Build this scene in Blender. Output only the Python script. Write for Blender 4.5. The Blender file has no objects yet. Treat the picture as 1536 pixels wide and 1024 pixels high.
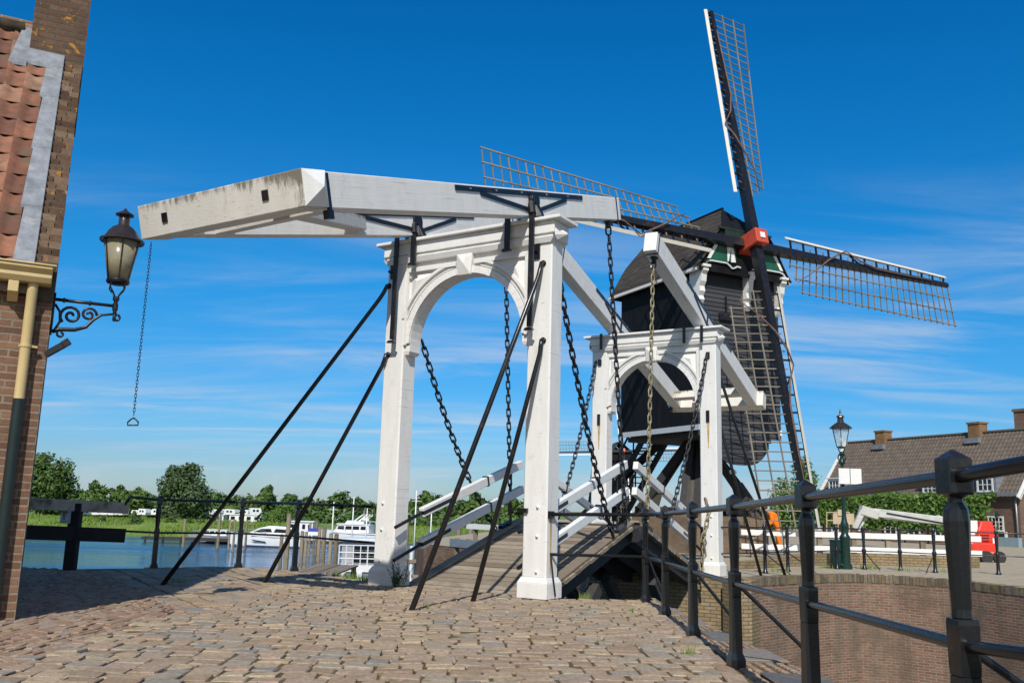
import bpy, math, random
from mathutils import Vector as Vec, Matrix
from math import sin, cos, pi, radians, sqrt, atan2, hypot
random.seed(7)
SC = bpy.context.scene
COL = SC.collection
# ------------------------------------------------------------------ camera
CF, PITCH, ROLL, CH = 1374.15, 0.1809, 0.0271, 1.2
_F = Vec((0, cos(PITCH), sin(PITCH))); _R0 = Vec((1, 0, 0)); _U0 = Vec((0, -sin(PITCH), cos(PITCH)))
_R = _R0*cos(ROLL) + _U0*sin(ROLL); _U = -_R0*sin(ROLL) + _U0*cos(ROLL)
CAM = Vec((0, 0, CH))
cd = bpy.data.cameras.new("camera"); cam = bpy.data.objects.new("camera", cd); COL.objects.link(cam)
cam.matrix_world = Matrix(((_R.x, _U.x, -_F.x, 0), (_R.y, _U.y, -_F.y, 0), (_R.z, _U.z, -_F.z, CH), (0, 0, 0, 1)))
cd.sensor_width = 36; cd.lens = CF/1536*36; cd.clip_start = .05; cd.clip_end = 6000
SC.camera = cam
def ray(px, py): return _F*CF + _R*(px-768) + _U*(512-py)
def at(px, py, y):                      # point of the place seen at a pixel of the photo, at the distance y north of the camera
    d = ray(px, py); return CAM + d*(y/d.y)
def gz(px, py, z=0.0):
    d = ray(px, py); return CAM + d*((z-CH)/d.z)
def zg(y): return max(0.0, .014*(13-y))
def gg(px, py):                         # on the gently sloping quay
    p = gz(px, py, 0)
    for _ in range(12): p = gz(px, py, zg(p.y))
    return p
# bridge frame
PSI = 0.5613
BV = Vec((sin(PSI), cos(PSI), 0)); BU = Vec((-cos(PSI), sin(PSI), 0))
O1 = Vec((-0.756, 13.751, 0)); O2 = Vec((3.248, 20.965, -0.081))
def bp(u, v, z=0, O=O1): return Vec((O.x, O.y, 0)) + BU*u + BV*v + Vec((0, 0, z))
FARZ = -0.08; WATER = -4.0
# ------------------------------------------------------------------ bookkeeping
def tag(o, label=None, cat=None, group=None, kind=None):
    if label: o['label'] = label
    if cat: o['category'] = cat
    if group: o['group'] = group
    if kind: o['kind'] = kind
    return o
def empty(name, loc=(0, 0, 0), rotz=0, label=None, cat=None, group=None, rot=None):
    o = bpy.data.objects.new(name, None); COL.objects.link(o)
    o.location = loc; o.rotation_euler = rot if rot else (0, 0, rotz); o.empty_display_size = .2
    return tag(o, label, cat, group)
KIDS = {}
def copy_tree(o, parent=None):
    c = o.copy(); COL.objects.link(c); c.parent = parent
    for ch in KIDS.get(o.name, []):
        k = copy_tree(ch, c); KIDS.setdefault(c.name, []).append(k)
    return c
class MB:
    def __init__(s): s.v = []; s.f = []; s.var = []; s.cur = None
    def add(s, verts, faces, var=None):
        n = len(s.v); s.v += [tuple(p) for p in verts]; s.f += [tuple(i+n for i in f) for f in faces]
        a = s.cur if var is None else var
        s.var += [(random.random() if a is None else a)]*len(faces)
        return s
    def hexa(s, p, var=None):           # 8 corners: bottom ring 0-3 ccw, top ring 4-7
        return s.add(p, [(3, 2, 1, 0), (4, 5, 6, 7), (0, 1, 5, 4), (1, 2, 6, 5), (2, 3, 7, 6), (3, 0, 4, 7)], var)
    def box(s, c, d, rz=0, var=None):
        x, y, z = d[0]/2, d[1]/2, d[2]/2; cr, sr = cos(rz), sin(rz)
        pts = []
        for zz in (-z, z):
            for xx, yy in ((-x, -y), (x, -y), (x, y), (-x, y)):
                pts.append((c[0]+xx*cr-yy*sr, c[1]+xx*sr+yy*cr, c[2]+zz))
        return s.hexa(pts, var)
    def bb(s, x0, x1, y0, y1, z0, z1, var=None): return s.box(((x0+x1)/2, (y0+y1)/2, (z0+z1)/2), (x1-x0, y1-y0, z1-z0), 0, var)
    def taper(s, c0, d0, c1, d1, var=None):  # rectangle c0,d0 (x,y) at z to rectangle c1,d1
        pts = []
        for c, d in ((c0, d0), (c1, d1)):
            x, y = d[0]/2, d[1]/2
            pts += [(c[0]-x, c[1]-y, c[2]), (c[0]+x, c[1]-y, c[2]), (c[0]+x, c[1]+y, c[2]), (c[0]-x, c[1]+y, c[2])]
        return s.hexa(pts, var)
    def beam(s, a, b, w, h, up=(0, 0, 1), w2=None, h2=None, var=None):
        a, b = Vec(a), Vec(b); d = (b-a).normalized(); up = Vec(up)
        x = d.cross(up)
        if x.length < 1e-5: x = d.cross(Vec((0, 1, 0)))
        x.normalize(); z = x.cross(d); w2 = w if w2 is None else w2; h2 = h if h2 is None else h2
        pts = []
        for p, ww, hh in ((a, w, h), (b, w2, h2)):
            for i, j in ((-1, -1), (1, -1), (1, 1), (-1, 1)): pts.append(p + x*(i*ww/2) + z*(j*hh/2))
        return s.add(pts, [(3, 2, 1, 0), (4, 5, 6, 7), (0, 1, 5, 4), (1, 2, 6, 5), (2, 3, 7, 6), (3, 0, 4, 7)][::1], var)
    def tube(s, pts, r, n=8, var=None, cap=True):
        pts = [Vec(p) for p in pts]; m = len(pts); rr = r if isinstance(r, (list, tuple)) else [r]*m
        vs = []; fs = []; prev = None
        for i, p in enumerate(pts):
            t = (pts[min(i+1, m-1)] - pts[max(i-1, 0)]).normalized()
            if prev is None:
                x = t.cross(Vec((0, 0, 1)))
                if x.length < 1e-4: x = t.cross(Vec((0, 1, 0)))
            else: x = prev - t*prev.dot(t)
            x.normalize(); prev = x; y = t.cross(x)
            for k in range(n):
                a = 2*pi*k/n; vs.append(p + x*(cos(a)*rr[i]) + y*(sin(a)*rr[i]))
        for i in range(m-1):
            for k in range(n):
                k2 = (k+1) % n; fs.append((i*n+k, i*n+k2, (i+1)*n+k2, (i+1)*n+k))
        if cap: fs.append(tuple(range(n))[::-1]); fs.append(tuple((m-1)*n+k for k in range(n)))
        return s.add(vs, fs, var)
    def lathe(s, base, prof, n=12, rot=0.0, sx=1, sy=1, var=None, rz=0):
        vs = []; fs = []; b = Vec(base)
        for r, z in prof:
            for k in range(n):
                a = 2*pi*k/n + rot; x, y = r*cos(a)*sx, r*sin(a)*sy
                vs.append(b + Vec((x*cos(rz)-y*sin(rz), x*sin(rz)+y*cos(rz), z)))
        m = len(prof)
        for i in range(m-1):
            for k in range(n):
                k2 = (k+1) % n; fs.append((i*n+k, i*n+k2, (i+1)*n+k2, (i+1)*n+k))
        fs.append(tuple(range(n))[::-1]); fs.append(tuple((m-1)*n+k for k in range(n)))
        return s.add(vs, fs, var)
    def sq(s, base, prof, rz=0, var=None):   # square lathe, prof half-widths
        return s.lathe(base, [(r*sqrt(2), z) for r, z in prof], 4, pi/4, 1, 1, var, rz)
    def prism(s, poly, fn, d0, d1, var=None):   # poly of 2d points, fn(a, b, depth) -> point
        n = len(poly); vs = [fn(a, b, d0) for a, b in poly] + [fn(a, b, d1) for a, b in poly]
        fs = [tuple(range(n))[::-1], tuple(range(n, 2*n))] + [(i, (i+1) % n, n+(i+1) % n, n+i) for i in range(n)]
        return s.add(vs, fs, var)
    def strip(s, inner, outer, fn, d0, d1, var=None):   # ring strip between two 2d polylines, extruded
        n = len(inner)
        for i in range(n-1):
            q = [inner[i], inner[i+1], outer[i+1], outer[i]]
            s.prism(q, fn, d0, d1, var)
        return s
    def disc(s, c, axis, r, t, n=12, var=None):
        c = Vec(c); a = Vec(axis).normalized(); return s.tube([c-a*t/2, c+a*t/2], r, n, var)
    def build(s, name, mat, parent=None, smooth=False, bevel=0, seg=2, autos=None, loc=None, rotz=0):
        me = bpy.data.meshes.new(name); me.from_pydata([tuple(p) for p in s.v], [], s.f); me.materials.append(mat)
        at_ = me.attributes.new('var', 'FLOAT', 'FACE'); at_.data.foreach_set('value', s.var)
        if smooth: me.polygons.foreach_set('use_smooth', [True]*len(me.polygons))
        me.update()
        o = bpy.data.objects.new(name, me); COL.objects.link(o)
        import bmesh
        bm = bmesh.new(); bm.from_mesh(me); bmesh.ops.recalc_face_normals(bm, faces=bm.faces); bm.to_mesh(me); bm.free()
        if smooth and autos:
            ang = radians(autos); sharp = []
            bm = bmesh.new(); bm.from_mesh(me)
            for e in bm.edges:
                if len(e.link_faces) == 2 and e.calc_face_angle(0) > ang: e.smooth = False
            bm.to_mesh(me); bm.free()
        if bevel:
            m = o.modifiers.new('bevel', 'BEVEL'); m.width = bevel; m.segments = seg; m.limit_method = 'ANGLE'; m.angle_limit = radians(40)
        if parent:
            o.parent = parent; KIDS.setdefault(parent.name, []).append(o)
        if loc: o.location = loc
        if rotz: o.rotation_euler.z = rotz
        return o
def M(): return MB()
# ------------------------------------------------------------------ materials
def newmat(name):
    m = bpy.data.materials.new(name); m.use_nodes = True; nt = m.node_tree; nt.nodes.clear()
    o = nt.nodes.new('ShaderNodeOutputMaterial'); b = nt.nodes.new('ShaderNodeBsdfPrincipled')
    nt.links.new(b.outputs[0], o.inputs[0]); return m, nt, b
def nd(nt, t, **k):
    n = nt.nodes.new(t)
    for a, v in k.items(): setattr(n, a, v)
    return n
def math_(nt, op, a, b=None, c=None, clamp=False):
    n = nd(nt, 'ShaderNodeMath', operation=op); n.use_clamp = clamp
    for i, x in enumerate((a, b, c)):
        if x is None: continue
        if isinstance(x, (int, float)): n.inputs[i].default_value = x
        else: nt.links.new(x, n.inputs[i])
    return n.outputs[0]
def mix(nt, fac, a, b, blend='MIX'):
    n = nd(nt, 'ShaderNodeMix', data_type='RGBA', blend_type=blend)
    for i, x in ((0, fac), (6, a), (7, b)):
        if isinstance(x, (int, float)): n.inputs[i].default_value = x
        elif isinstance(x, (tuple, list)): n.inputs[i].default_value = (*x, 1) if len(x) == 3 else x
        else: nt.links.new(x, n.inputs[i])
    return n.outputs[2]
def noise(nt, vec, scale, detail=4, rough=.55, dist=0, stretch=None):
    n = nd(nt, 'ShaderNodeTexNoise'); n.inputs['Scale'].default_value = scale; n.inputs['Detail'].default_value = detail
    n.inputs['Roughness'].default_value = rough; n.inputs['Distortion'].default_value = dist
    if stretch:
        mp = nd(nt, 'ShaderNodeMapping'); mp.inputs['Scale'].default_value = stretch; nt.links.new(vec, mp.inputs[0]); vec = mp.outputs[0]
    nt.links.new(vec, n.inputs['Vector']); return n.outputs['Fac']
def ramp(nt, fac, stops):
    n = nd(nt, 'ShaderNodeValToRGB'); e = n.color_ramp.elements
    while len(e) > 1: e.remove(e[-1])
    e[0].position = stops[0][0]; e[0].color = (*stops[0][1], 1)
    for p, c in stops[1:]:
        x = e.new(p); x.color = (*c, 1)
    nt.links.new(fac, n.inputs[0]); return n.outputs[0]
def sstep(nt, x, a, b):
    n = nd(nt, 'ShaderNodeMapRange'); n.interpolation_type = 'SMOOTHSTEP'; n.inputs[1].default_value = a; n.inputs[2].default_value = b
    nt.links.new(x, n.inputs[0]); return n.outputs[0]
def bump(nt, b, h, s=.3, d=.02):
    n = nd(nt, 'ShaderNodeBump'); n.inputs['Strength'].default_value = s; n.inputs['Distance'].default_value = d
    nt.links.new(h, n.inputs['Height']); nt.links.new(n.outputs[0], b.inputs['Normal'])
def objco(nt): return nd(nt, 'ShaderNodeTexCoord').outputs['Object']
def var(nt): return nd(nt, 'ShaderNodeAttribute', attribute_name='var').outputs['Fac']
def simple(name, c, rough=.5, metal=0, vari=.25, scale=6, bmp=.15, spec=.5, dirt=None, dirtamt=.5, stretch=None, coat=0):
    m, nt, b = newmat(name); co = objco(nt)
    n1 = noise(nt, co, scale, 5, .6, 0, stretch)
    dk = tuple(x*(1-vari) for x in c); lt = tuple(min(1, x*(1+vari*.6)) for x in c)
    col = ramp(nt, n1, [(.3, dk), (.7, lt)])
    if dirt:
        n2 = noise(nt, co, scale*.6, 6, .65, .3, stretch)
        col = mix(nt, math_(nt, 'MULTIPLY', sstep(nt, n2, .55, .72), dirtamt), col, dirt)
    nt.links.new(col, b.inputs['Base Color']); b.inputs['Roughness'].default_value = rough; b.inputs['Metallic'].default_value = metal
    b.inputs['Specular IOR Level'].default_value = spec; b.inputs['Coat Weight'].default_value = coat
    if bmp: bump(nt, b, noise(nt, co, scale*6, 4, .6, 0, stretch), bmp, .01)
    return m
def varmat(name, stops, rough=.8, scale=20, amt=.35, bmp=.3, dirt=None, dscale=3, damt=.5, spec=.3, stretch=None, trans=0, dth=(.5, .68)):
    m, nt, b = newmat(name); co = objco(nt); col = ramp(nt, var(nt), stops)
    n = noise(nt, co, scale, 5, .65, 0, stretch); g = math_(nt, 'MULTIPLY_ADD', n, 2*amt, 1-amt)
    cc = nd(nt, 'ShaderNodeCombineColor'); [nt.links.new(g, cc.inputs[i]) for i in range(3)]
    col = mix(nt, 1.0, col, cc.outputs[0], 'MULTIPLY')
    if dirt: col = mix(nt, math_(nt, 'MULTIPLY', sstep(nt, noise(nt, co, dscale, 5, .6), *dth), damt), col, dirt)
    nt.links.new(col, b.inputs['Base Color']); b.inputs['Roughness'].default_value = rough; b.inputs['Specular IOR Level'].default_value = spec
    if trans: b.inputs['Subsurface Weight'].default_value = 0
    if bmp: bump(nt, b, n, bmp, .01)
    return m
def brickmat(name, c1, c2, mortar, bw=.23, rh=.072, ms=.010, dark=(.05, .04, .03), damt=.4, lichen=None, bmp=.6, streak=0):
    m, nt, b = newmat(name); tc = nd(nt, 'ShaderNodeTexCoord'); co = tc.outputs['Object']
    sp = nd(nt, 'ShaderNodeSeparateXYZ'); nt.links.new(co, sp.inputs[0]); sn = nd(nt, 'ShaderNodeSeparateXYZ'); nt.links.new(tc.outputs['Normal'], sn.inputs[0])
    f = math_(nt, 'GREATER_THAN', math_(nt, 'ABSOLUTE', sn.outputs[0]), .707)
    u = math_(nt, 'ADD', math_(nt, 'MULTIPLY', sp.outputs[0], math_(nt, 'SUBTRACT', 1, f)), math_(nt, 'MULTIPLY', sp.outputs[1], f))
    top = math_(nt, 'GREATER_THAN', math_(nt, 'ABSOLUTE', sn.outputs[2]), .707)
    w = math_(nt, 'ADD', math_(nt, 'MULTIPLY', sp.outputs[2], math_(nt, 'SUBTRACT', 1, top)), math_(nt, 'MULTIPLY', sp.outputs[1], top))
    cv = nd(nt, 'ShaderNodeCombineXYZ'); nt.links.new(u, cv.inputs[0]); nt.links.new(w, cv.inputs[1])
    wob = noise(nt, co, 5, 3); 
    add = nd(nt, 'ShaderNodeVectorMath', operation='ADD'); nt.links.new(cv.outputs[0], add.inputs[0])
    wv = nd(nt, 'ShaderNodeCombineXYZ'); ww = math_(nt, 'MULTIPLY_ADD', wob, .024, -.012); nt.links.new(ww, wv.inputs[0]); nt.links.new(ww, wv.inputs[1]); nt.links.new(wv.outputs[0], add.inputs[1])
    br = nd(nt, 'ShaderNodeTexBrick'); nt.links.new(add.outputs[0], br.inputs['Vector'])
    br.inputs['Scale'].default_value = 1; br.inputs['Brick Width'].default_value = bw; br.inputs['Row Height'].default_value = rh; br.inputs['Mortar Size'].default_value = ms
    br.inputs['Mortar Smooth'].default_value = .25; br.inputs['Bias'].default_value = 0
    br.inputs['Color1'].default_value = (*c1, 1); br.inputs['Color2'].default_value = (*c2, 1); br.inputs['Mortar'].default_value = (*mortar, 1)
    n = noise(nt, co, 1.3, 6, .65); n2 = noise(nt, co, 26, 4, .7)
    col = mix(nt, math_(nt, 'MULTIPLY', sstep(nt, n, .42, .7), damt), br.outputs['Color'], dark)
    col = mix(nt, .5, col, ramp(nt, n2, [(.25, (.5, .5, .5)), (.75, (1.35, 1.3, 1.25))]), 'MULTIPLY')
    if streak: col = mix(nt, math_(nt, 'MULTIPLY', sstep(nt, noise(nt, co, 2.2, 5, .65, .3, (1, 1, .12)), .52, .68), streak), col, (.13, .115, .085)); col = mix(nt, math_(nt, 'MULTIPLY', sstep(nt, noise(nt, co, 1.1, 5, .7, .5), .60, .72), streak*.8), col, (.42, .36, .28))
    if lichen:
        col = mix(nt, sstep(nt, noise(nt, co, 4.5, 5, .7, .6), .60, .66), col, lichen)
    nt.links.new(col, b.inputs['Base Color']); b.inputs['Roughness'].default_value = .9; b.inputs['Specular IOR Level'].default_value = .2
    h = math_(nt, 'ADD', math_(nt, 'MULTIPLY', br.outputs['Fac'], -1.0), math_(nt, 'MULTIPLY', n2, .5))
    bump(nt, b, h, bmp, .012); return m
def whitepaint(name, moss=0.0, dirt=.35, base=(.80, .79, .76)):
    m, nt, b = newmat(name); tc = nd(nt, 'ShaderNodeTexCoord'); co = tc.outputs['Object']
    n = noise(nt, co, 2.0, 6, .65, .2, (3, 3, .7)); n2 = noise(nt, co, 14, 5, .7)
    col = ramp(nt, n, [(.3, tuple(x*.90 for x in base)), (.65, base)])
    col = mix(nt, math_(nt, 'MULTIPLY', sstep(nt, noise(nt, co, 3.1, 7, .72, .5, (1.4, 1.4, .8)), .56, .74), dirt), col, (.42, .38, .31))
    crack = noise(nt, co, 9, 2, .5, .2, (1, .12, 6)); col = mix(nt, math_(nt, 'MULTIPLY', sstep(nt, crack, .66, .72), .5), col, (.3, .26, .2))
    drip = noise(nt, co, 1.6, 6, .7, .1, (9, 9, .22)); col = mix(nt, math_(nt, 'MULTIPLY', sstep(nt, drip, .58, .76), dirt*.75), col, (.47, .42, .34))
    if moss:
        g = nd(nt, 'ShaderNodeSeparateXYZ'); nt.links.new(tc.outputs['Generated'], g.inputs[0])
        edge = math_(nt, 'ADD', sstep(nt, g.outputs[2], .45, 1.05), math_(nt, 'MULTIPLY', sstep(nt, g.outputs[0], .72, 1.0), .8))
        st = noise(nt, co, 6, 7, .75, .4, (2.2, 1, .55))
        mm = sstep(nt, math_(nt, 'MULTIPLY_ADD', edge, .32, st), .66, .90)
        col = mix(nt, math_(nt, 'MULTIPLY', mm, moss), col, (.10, .085, .045))
    nt.links.new(col, b.inputs['Base Color']); b.inputs['Roughness'].default_value = .55; b.inputs['Specular IOR Level'].default_value = .35
    bump(nt, b, math_(nt, 'ADD', n2, math_(nt, 'MULTIPLY', crack, 1.2)), .18, .008); return m
MW = whitepaint('white_paint'); MWF = whitepaint('weathered_white_paint', .8, .6, (.74, .71, .64)); MWC = whitepaint('clean_white_paint', 0, .12, (.82, .82, .80))
MBK = simple('black_iron', (.011, .012, .015), .33, 0, .3, 9, .12, .5, (.16, .07, .035), .30)
MBKM = simple('black_painted_iron_fence', (.012, .0135, .016), .26, 0, .25, 7, .08, .5, (.10, .05, .03), .45)
MCH = simple('rusty_chain_iron', (.035, .034, .036), .5, .4, .4, 8, .3, .5, (.12, .065, .03), .5)
MCHY = simple('galvanised_yellowed_chain', (.34, .29, .17), .5, .3, .45, 8, .3, .5, (.16, .10, .04), .7)
MTAR = simple('tarred_boards', (.007, .0075, .009), .7, 0, .5, 4, .3, .2, (.016, .016, .018), .5, (1, 1, .2))
MTARG = varmat('weathered_black_boards', [(0, (.028, .029, .034)), (1, (.062, .064, .072))], .62, 9, .35, .3, None, 3, .5, .4, (1, 1, 5))
MSHING = varmat('mill_shingles', [(0, (.062, .053, .045)), (.5, (.083, .071, .060)), (1, (.108, .094, .08))], .85, 12, .35, .4, (.12, .11, .07), 2, .3)
MWOOD = varmat('grey_lattice_wood', [(0, (.14, .125, .10)), (1, (.25, .222, .175))], .7, 10, .25, .2)
MDECK = varmat('deck_planks', [(0, (.19, .15, .11)), (.5, (.27, .22, .16)), (1, (.35, .29, .22))], .85, 7, .5, .6, (.13, .105, .08), 2.2, .5, .2, (1, 7, 7))
MOLDW = varmat('old_timber', [(0, (.17, .14, .10)), (1, (.30, .25, .18))], .88, 6, .45, .5, (.06, .055, .04), 2, .6, .2, (1, 1, .3))
MDKW = varmat('dark_tarred_timber', [(0, (.02, .02, .022)), (1, (.05, .048, .045))], .75, 6, .4, .4)
MRED = simple('red_paint', (.55, .075, .04), .4, 0, .15, 5, .05, .5, (.3, .08, .05), .4)
MGRN = simple('mill_green_paint', (.012, .10, .055), .4, 0, .2, 5, .05)
MCREAM = simple('cream_paint', (.60, .46, .22), .42, 0, .1, 4, .05, .5, (.42, .34, .2), .35)
MLEAD = simple('lead_flashing', (.25, .27, .30), .6, .2, .35, 7, .4, .4, (.42, .42, .41), .5)
MZINC = simple('zinc', (.33, .36, .39), .45, .5, .15, 5, .1)
MBRN = brickmat('old_brown_brick', (.15, .080, .050), (.26, .148, .094), (.25, .215, .17), .22, .074, .011, (.075, .05, .038), .55)
MBRG = brickmat('gable_edge_brick', (.13, .082, .055), (.20, .13, .085), (.09, .075, .055), .115, .072, .012, (.06, .045, .035), .5, (.42, .19, .02), .9)
MBRQ = brickmat('quay_red_brick', (.20, .105, .072), (.29, .17, .118), (.32, .28, .22), .19, .060, .0085, (.15, .115, .08), .75, streak=.6)
MBRY = brickmat('yellow_quay_brick', (.30, .22, .12), (.38, .28, .16), (.16, .14, .10), .225, .075, .012, (.12, .11, .05), .6)
MBRH = brickmat('house_brown_brick', (.17, .10, .075), (.22, .135, .10), (.19, .165, .14), .23, .075, .011, (.08, .05, .04), .3)
MTILE = varmat('orange_pantiles', [(0, (.14, .062, .042)), (.35, (.25, .105, .062)), (.7, (.31, .145, .09)), (1, (.28, .17, .115))], .8, 9, .6, .4, (.12, .085, .055), 4, .7)
MTILEH = varmat('grey_brown_pantiles', [(0, (.125, .098, .076)), (.5, (.145, .115, .09)), (1, (.165, .132, .104))], .75, 9, .25, .2)
MCOB = varmat('cobbles', [(0, (.29, .205, .138)), (.18, (.38, .285, .192)), (.36, (.31, .23, .167)), (.52, (.42, .33, .22)), (.68, (.35, .253, .185)), (.82, (.33, .278, .212)), (.93, (.29, .252, .205)), (1, (.238, .224, .20))], .88, 30, .75, 1.0, (.21, .165, .09), 7, .6, .2)
MKLK = varmat('klinkers', [(0, (.27, .17, .12)), (.4, (.31, .205, .14)), (.75, (.36, .26, .175)), (1, (.27, .22, .185))], .86, 26, .55, .9, (.22, .165, .085), 4, .55)
MCOP = varmat('coping_slabs', [(0, (.10, .10, .105)), (.5, (.17, .165, .16)), (1, (.24, .20, .165))], .85, 18, .5, .7, (.25, .20, .11), 5, .6)
MSOIL = simple('joint_soil', (.135, .105, .052), .95, 0, .55, 14, .6, .1, (.10, .125, .025), .55)
MGRS = varmat('grass_blades', [(0, (.09, .16, .018)), (.6, (.14, .225, .028)), (1, (.22, .28, .05))], .7, 5, .2, 0)
MLEAF = varmat('leaves', [(0, (.038, .078, .016)), (.5, (.070, .128, .026)), (1, (.115, .18, .042))], .6, 3, .3, 0, None, 3, .5, .3)
MLEAFL = varmat('bright_leaves', [(0, (.045, .095, .015)), (.5, (.085, .16, .025)), (1, (.14, .23, .04))], .55, 3, .3, 0)
MBARK = simple('bark', (.09, .07, .05), .9, 0, .4, 8, .5)
MHULL = simple('white_gelcoat', (.80, .81, .82), .25, 0, .04, 2, 0)
MHULLB = simple('navy_gelcoat', (.03, .06, .16), .25, 0, .1, 2, 0)
MHULLG = simple('grey_hull', (.34, .36, .38), .4, 0, .1, 2, 0)
MDGL = simple('dark_glass', (.012, .015, .02), .08, 0, .1, 3, 0, .6)
MORG = simple('orange_workwear', (.85, .22, .015), .75, 0, .2, 9, .2, .2)
MSKIN = simple('skin', (.55, .33, .23), .5, 0, .1, 9, .05)
MHAIR = simple('dark_hair', (.05, .035, .025), .6)
MBOOT = simple('boots', (.03, .028, .026), .6)
MLIFT = simple('lift_boom_grey', (.55, .55, .52), .4, 0, .15, 5, .05, .5, (.25, .24, .22), .5)
MLIFTR = simple('lift_red', (.75, .045, .025), .35, 0, .08, 5, .02)
MTAN = simple('tan_panel', (.52, .40, .27), .6, 0, .2, 5, .05)
MLGRN = simple('dark_green_paint', (.008, .034, .028), .32, 0, .2, 8, .06)
MCONC = simple('concrete', (.36, .35, .33), .85, 0, .2, 6, .3)
MRUST = simple('rust_stain', (.55, .36, .17), .7, 0, .35, 10, .1)
MBLUE = simple('blue_sign', (.05, .07, .40), .4, 0, .05, 3, 0)
MBLP = simple('pale_blue_paint', (.24, .34, .40), .55, 0, .1, 4, .05)
MPAR = varmat('parapet_brick', [(0, (.07, .042, .028)), (.4, (.125, .078, .05)), (.8, (.18, .115, .075)), (1, (.22, .16, .11))], .92, 18, .6, .8, (.42, .20, .03), 6.5, .9, dth=(.62, .66))
def glass(name, tint=(.9, .93, .92), alpha=.35, rough=.05):
    m, nt, b = newmat(name); b.inputs['Base Color'].default_value = (*tint, 1); b.inputs['Roughness'].default_value = rough
    co = objco(nt); n = noise(nt, co, 8, 5, .7)
    nt.links.new(math_(nt, 'MULTIPLY_ADD', n, alpha, alpha*.5), b.inputs['Alpha']); b.inputs['Specular IOR Level'].default_value = .6
    return m
MGLD = glass('dusty_lantern_glass', (.30, .265, .17), .9, .2); MGLC = glass('clear_lantern_glass', (.80, .86, .86), .30, .05)
# ------------------------------------------------------------------ sky and sun
W = bpy.data.worlds.new("World"); SC.world = W; W.use_nodes = True
nt = W.node_tree; nt.nodes.clear()
wo = nt.nodes.new('ShaderNodeOutputWorld'); bg = nt.nodes.new('ShaderNodeBackground'); nt.links.new(bg.outputs[0], wo.inputs[0])
sky = nd(nt, 'ShaderNodeTexSky', sky_type='NISHITA'); sky.sun_disc = False; SUN_EL = 43.9
sky.sun_elevation = radians(SUN_EL); sky.sun_rotation = radians(180); sky.air_density = 1.0; sky.dust_density = .25; sky.ozone_density = 3.0; sky.altitude = 0
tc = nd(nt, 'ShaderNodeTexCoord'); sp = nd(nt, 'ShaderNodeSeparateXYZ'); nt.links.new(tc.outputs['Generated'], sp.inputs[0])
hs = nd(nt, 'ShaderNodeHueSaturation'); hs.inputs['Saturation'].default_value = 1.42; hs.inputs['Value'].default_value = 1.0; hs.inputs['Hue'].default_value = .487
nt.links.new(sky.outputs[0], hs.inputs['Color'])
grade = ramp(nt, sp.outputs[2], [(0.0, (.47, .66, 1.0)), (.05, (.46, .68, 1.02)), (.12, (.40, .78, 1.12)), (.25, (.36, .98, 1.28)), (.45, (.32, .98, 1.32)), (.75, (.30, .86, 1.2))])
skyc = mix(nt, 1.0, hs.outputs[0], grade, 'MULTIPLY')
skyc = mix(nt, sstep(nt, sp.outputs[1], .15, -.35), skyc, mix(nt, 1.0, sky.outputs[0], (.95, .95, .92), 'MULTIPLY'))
zc = math_(nt, 'MAXIMUM', sp.outputs[2], .03); zc = math_(nt, 'ADD', zc, .10)
cx = math_(nt, 'DIVIDE', sp.outputs[0], zc); cy = math_(nt, 'DIVIDE', sp.outputs[1], zc)
cv = nd(nt, 'ShaderNodeCombineXYZ'); nt.links.new(cx, cv.inputs[0]); nt.links.new(cy, cv.inputs[1])
mp = nd(nt, 'ShaderNodeMapping'); mp.inputs['Rotation'].default_value = (0, 0, radians(12)); mp.inputs['Scale'].default_value = (.42, 1.5, 1); nt.links.new(cv.outputs[0], mp.inputs[0])
c1 = noise(nt, mp.outputs[0], 1.1, 8, .62, .8); c2 = noise(nt, mp.outputs[0], .35, 3, .5, .2)
cl = math_(nt, 'MULTIPLY', sstep(nt, c1, .40, .78), sstep(nt, c2, .34, .58))
low = math_(nt, 'SUBTRACT', 1.0, sstep(nt, sp.outputs[2], .20, .38))
cl = math_(nt, 'MULTIPLY', math_(nt, 'MULTIPLY', cl, low), .85)
skyc = mix(nt, cl, skyc, (5.6, 6.4, 7.4))
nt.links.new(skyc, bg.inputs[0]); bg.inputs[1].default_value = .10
sd = bpy.data.lights.new("sun", 'SUN'); sd.energy = 4.4; sd.angle = radians(.53); sd.color = (1.0, .955, .88)
so = bpy.data.objects.new("sun", sd); COL.objects.link(so)
so.rotation_euler = Vec((-.052, -cos(radians(SUN_EL)), sin(radians(SUN_EL)))).to_track_quat('Z', 'Y').to_euler()
SC.view_settings.view_transform = 'Standard'; SC.view_settings.look = 'None'; SC.view_settings.exposure = 0; SC.view_settings.gamma = 1
# ------------------------------------------------------------------ ground, quays, water
def inpoly(x, y, P):
    c = False; n = len(P)
    for i in range(n):
        (x1, y1), (x2, y2) = P[i], P[i-1]
        if (y1 > y) != (y2 > y) and x < (x2-x1)*(y-y1)/(y2-y1)+x1: c = not c
    return c
def rx(px, py): p = gg(px, py); return (p.x, p.y)
RQ = [(2.30, 3.0), (2.30, 6.3), (2.24, 8.0), (2.20, 10.5), (2.12, 13.45)]
gl = bp(1.75, .42); gr = bp(-1.75, .42)
LQ = [(-2.66, 15.82), (-3.43, 16.83), (-4.17, 17.44), (-5.0, 17.85), (-5.54, 17.85), (-6.3, 17.0), (-7.7, 16.1), (-9.5, 16.4), (-16, 19), (-60, 30)]
quayN = [(-60, -60), (60, -60), (60, 1), (2.9, 1.0)] + RQ + [(gr.x, gr.y), (gl.x, gl.y)] + LQ
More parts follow.
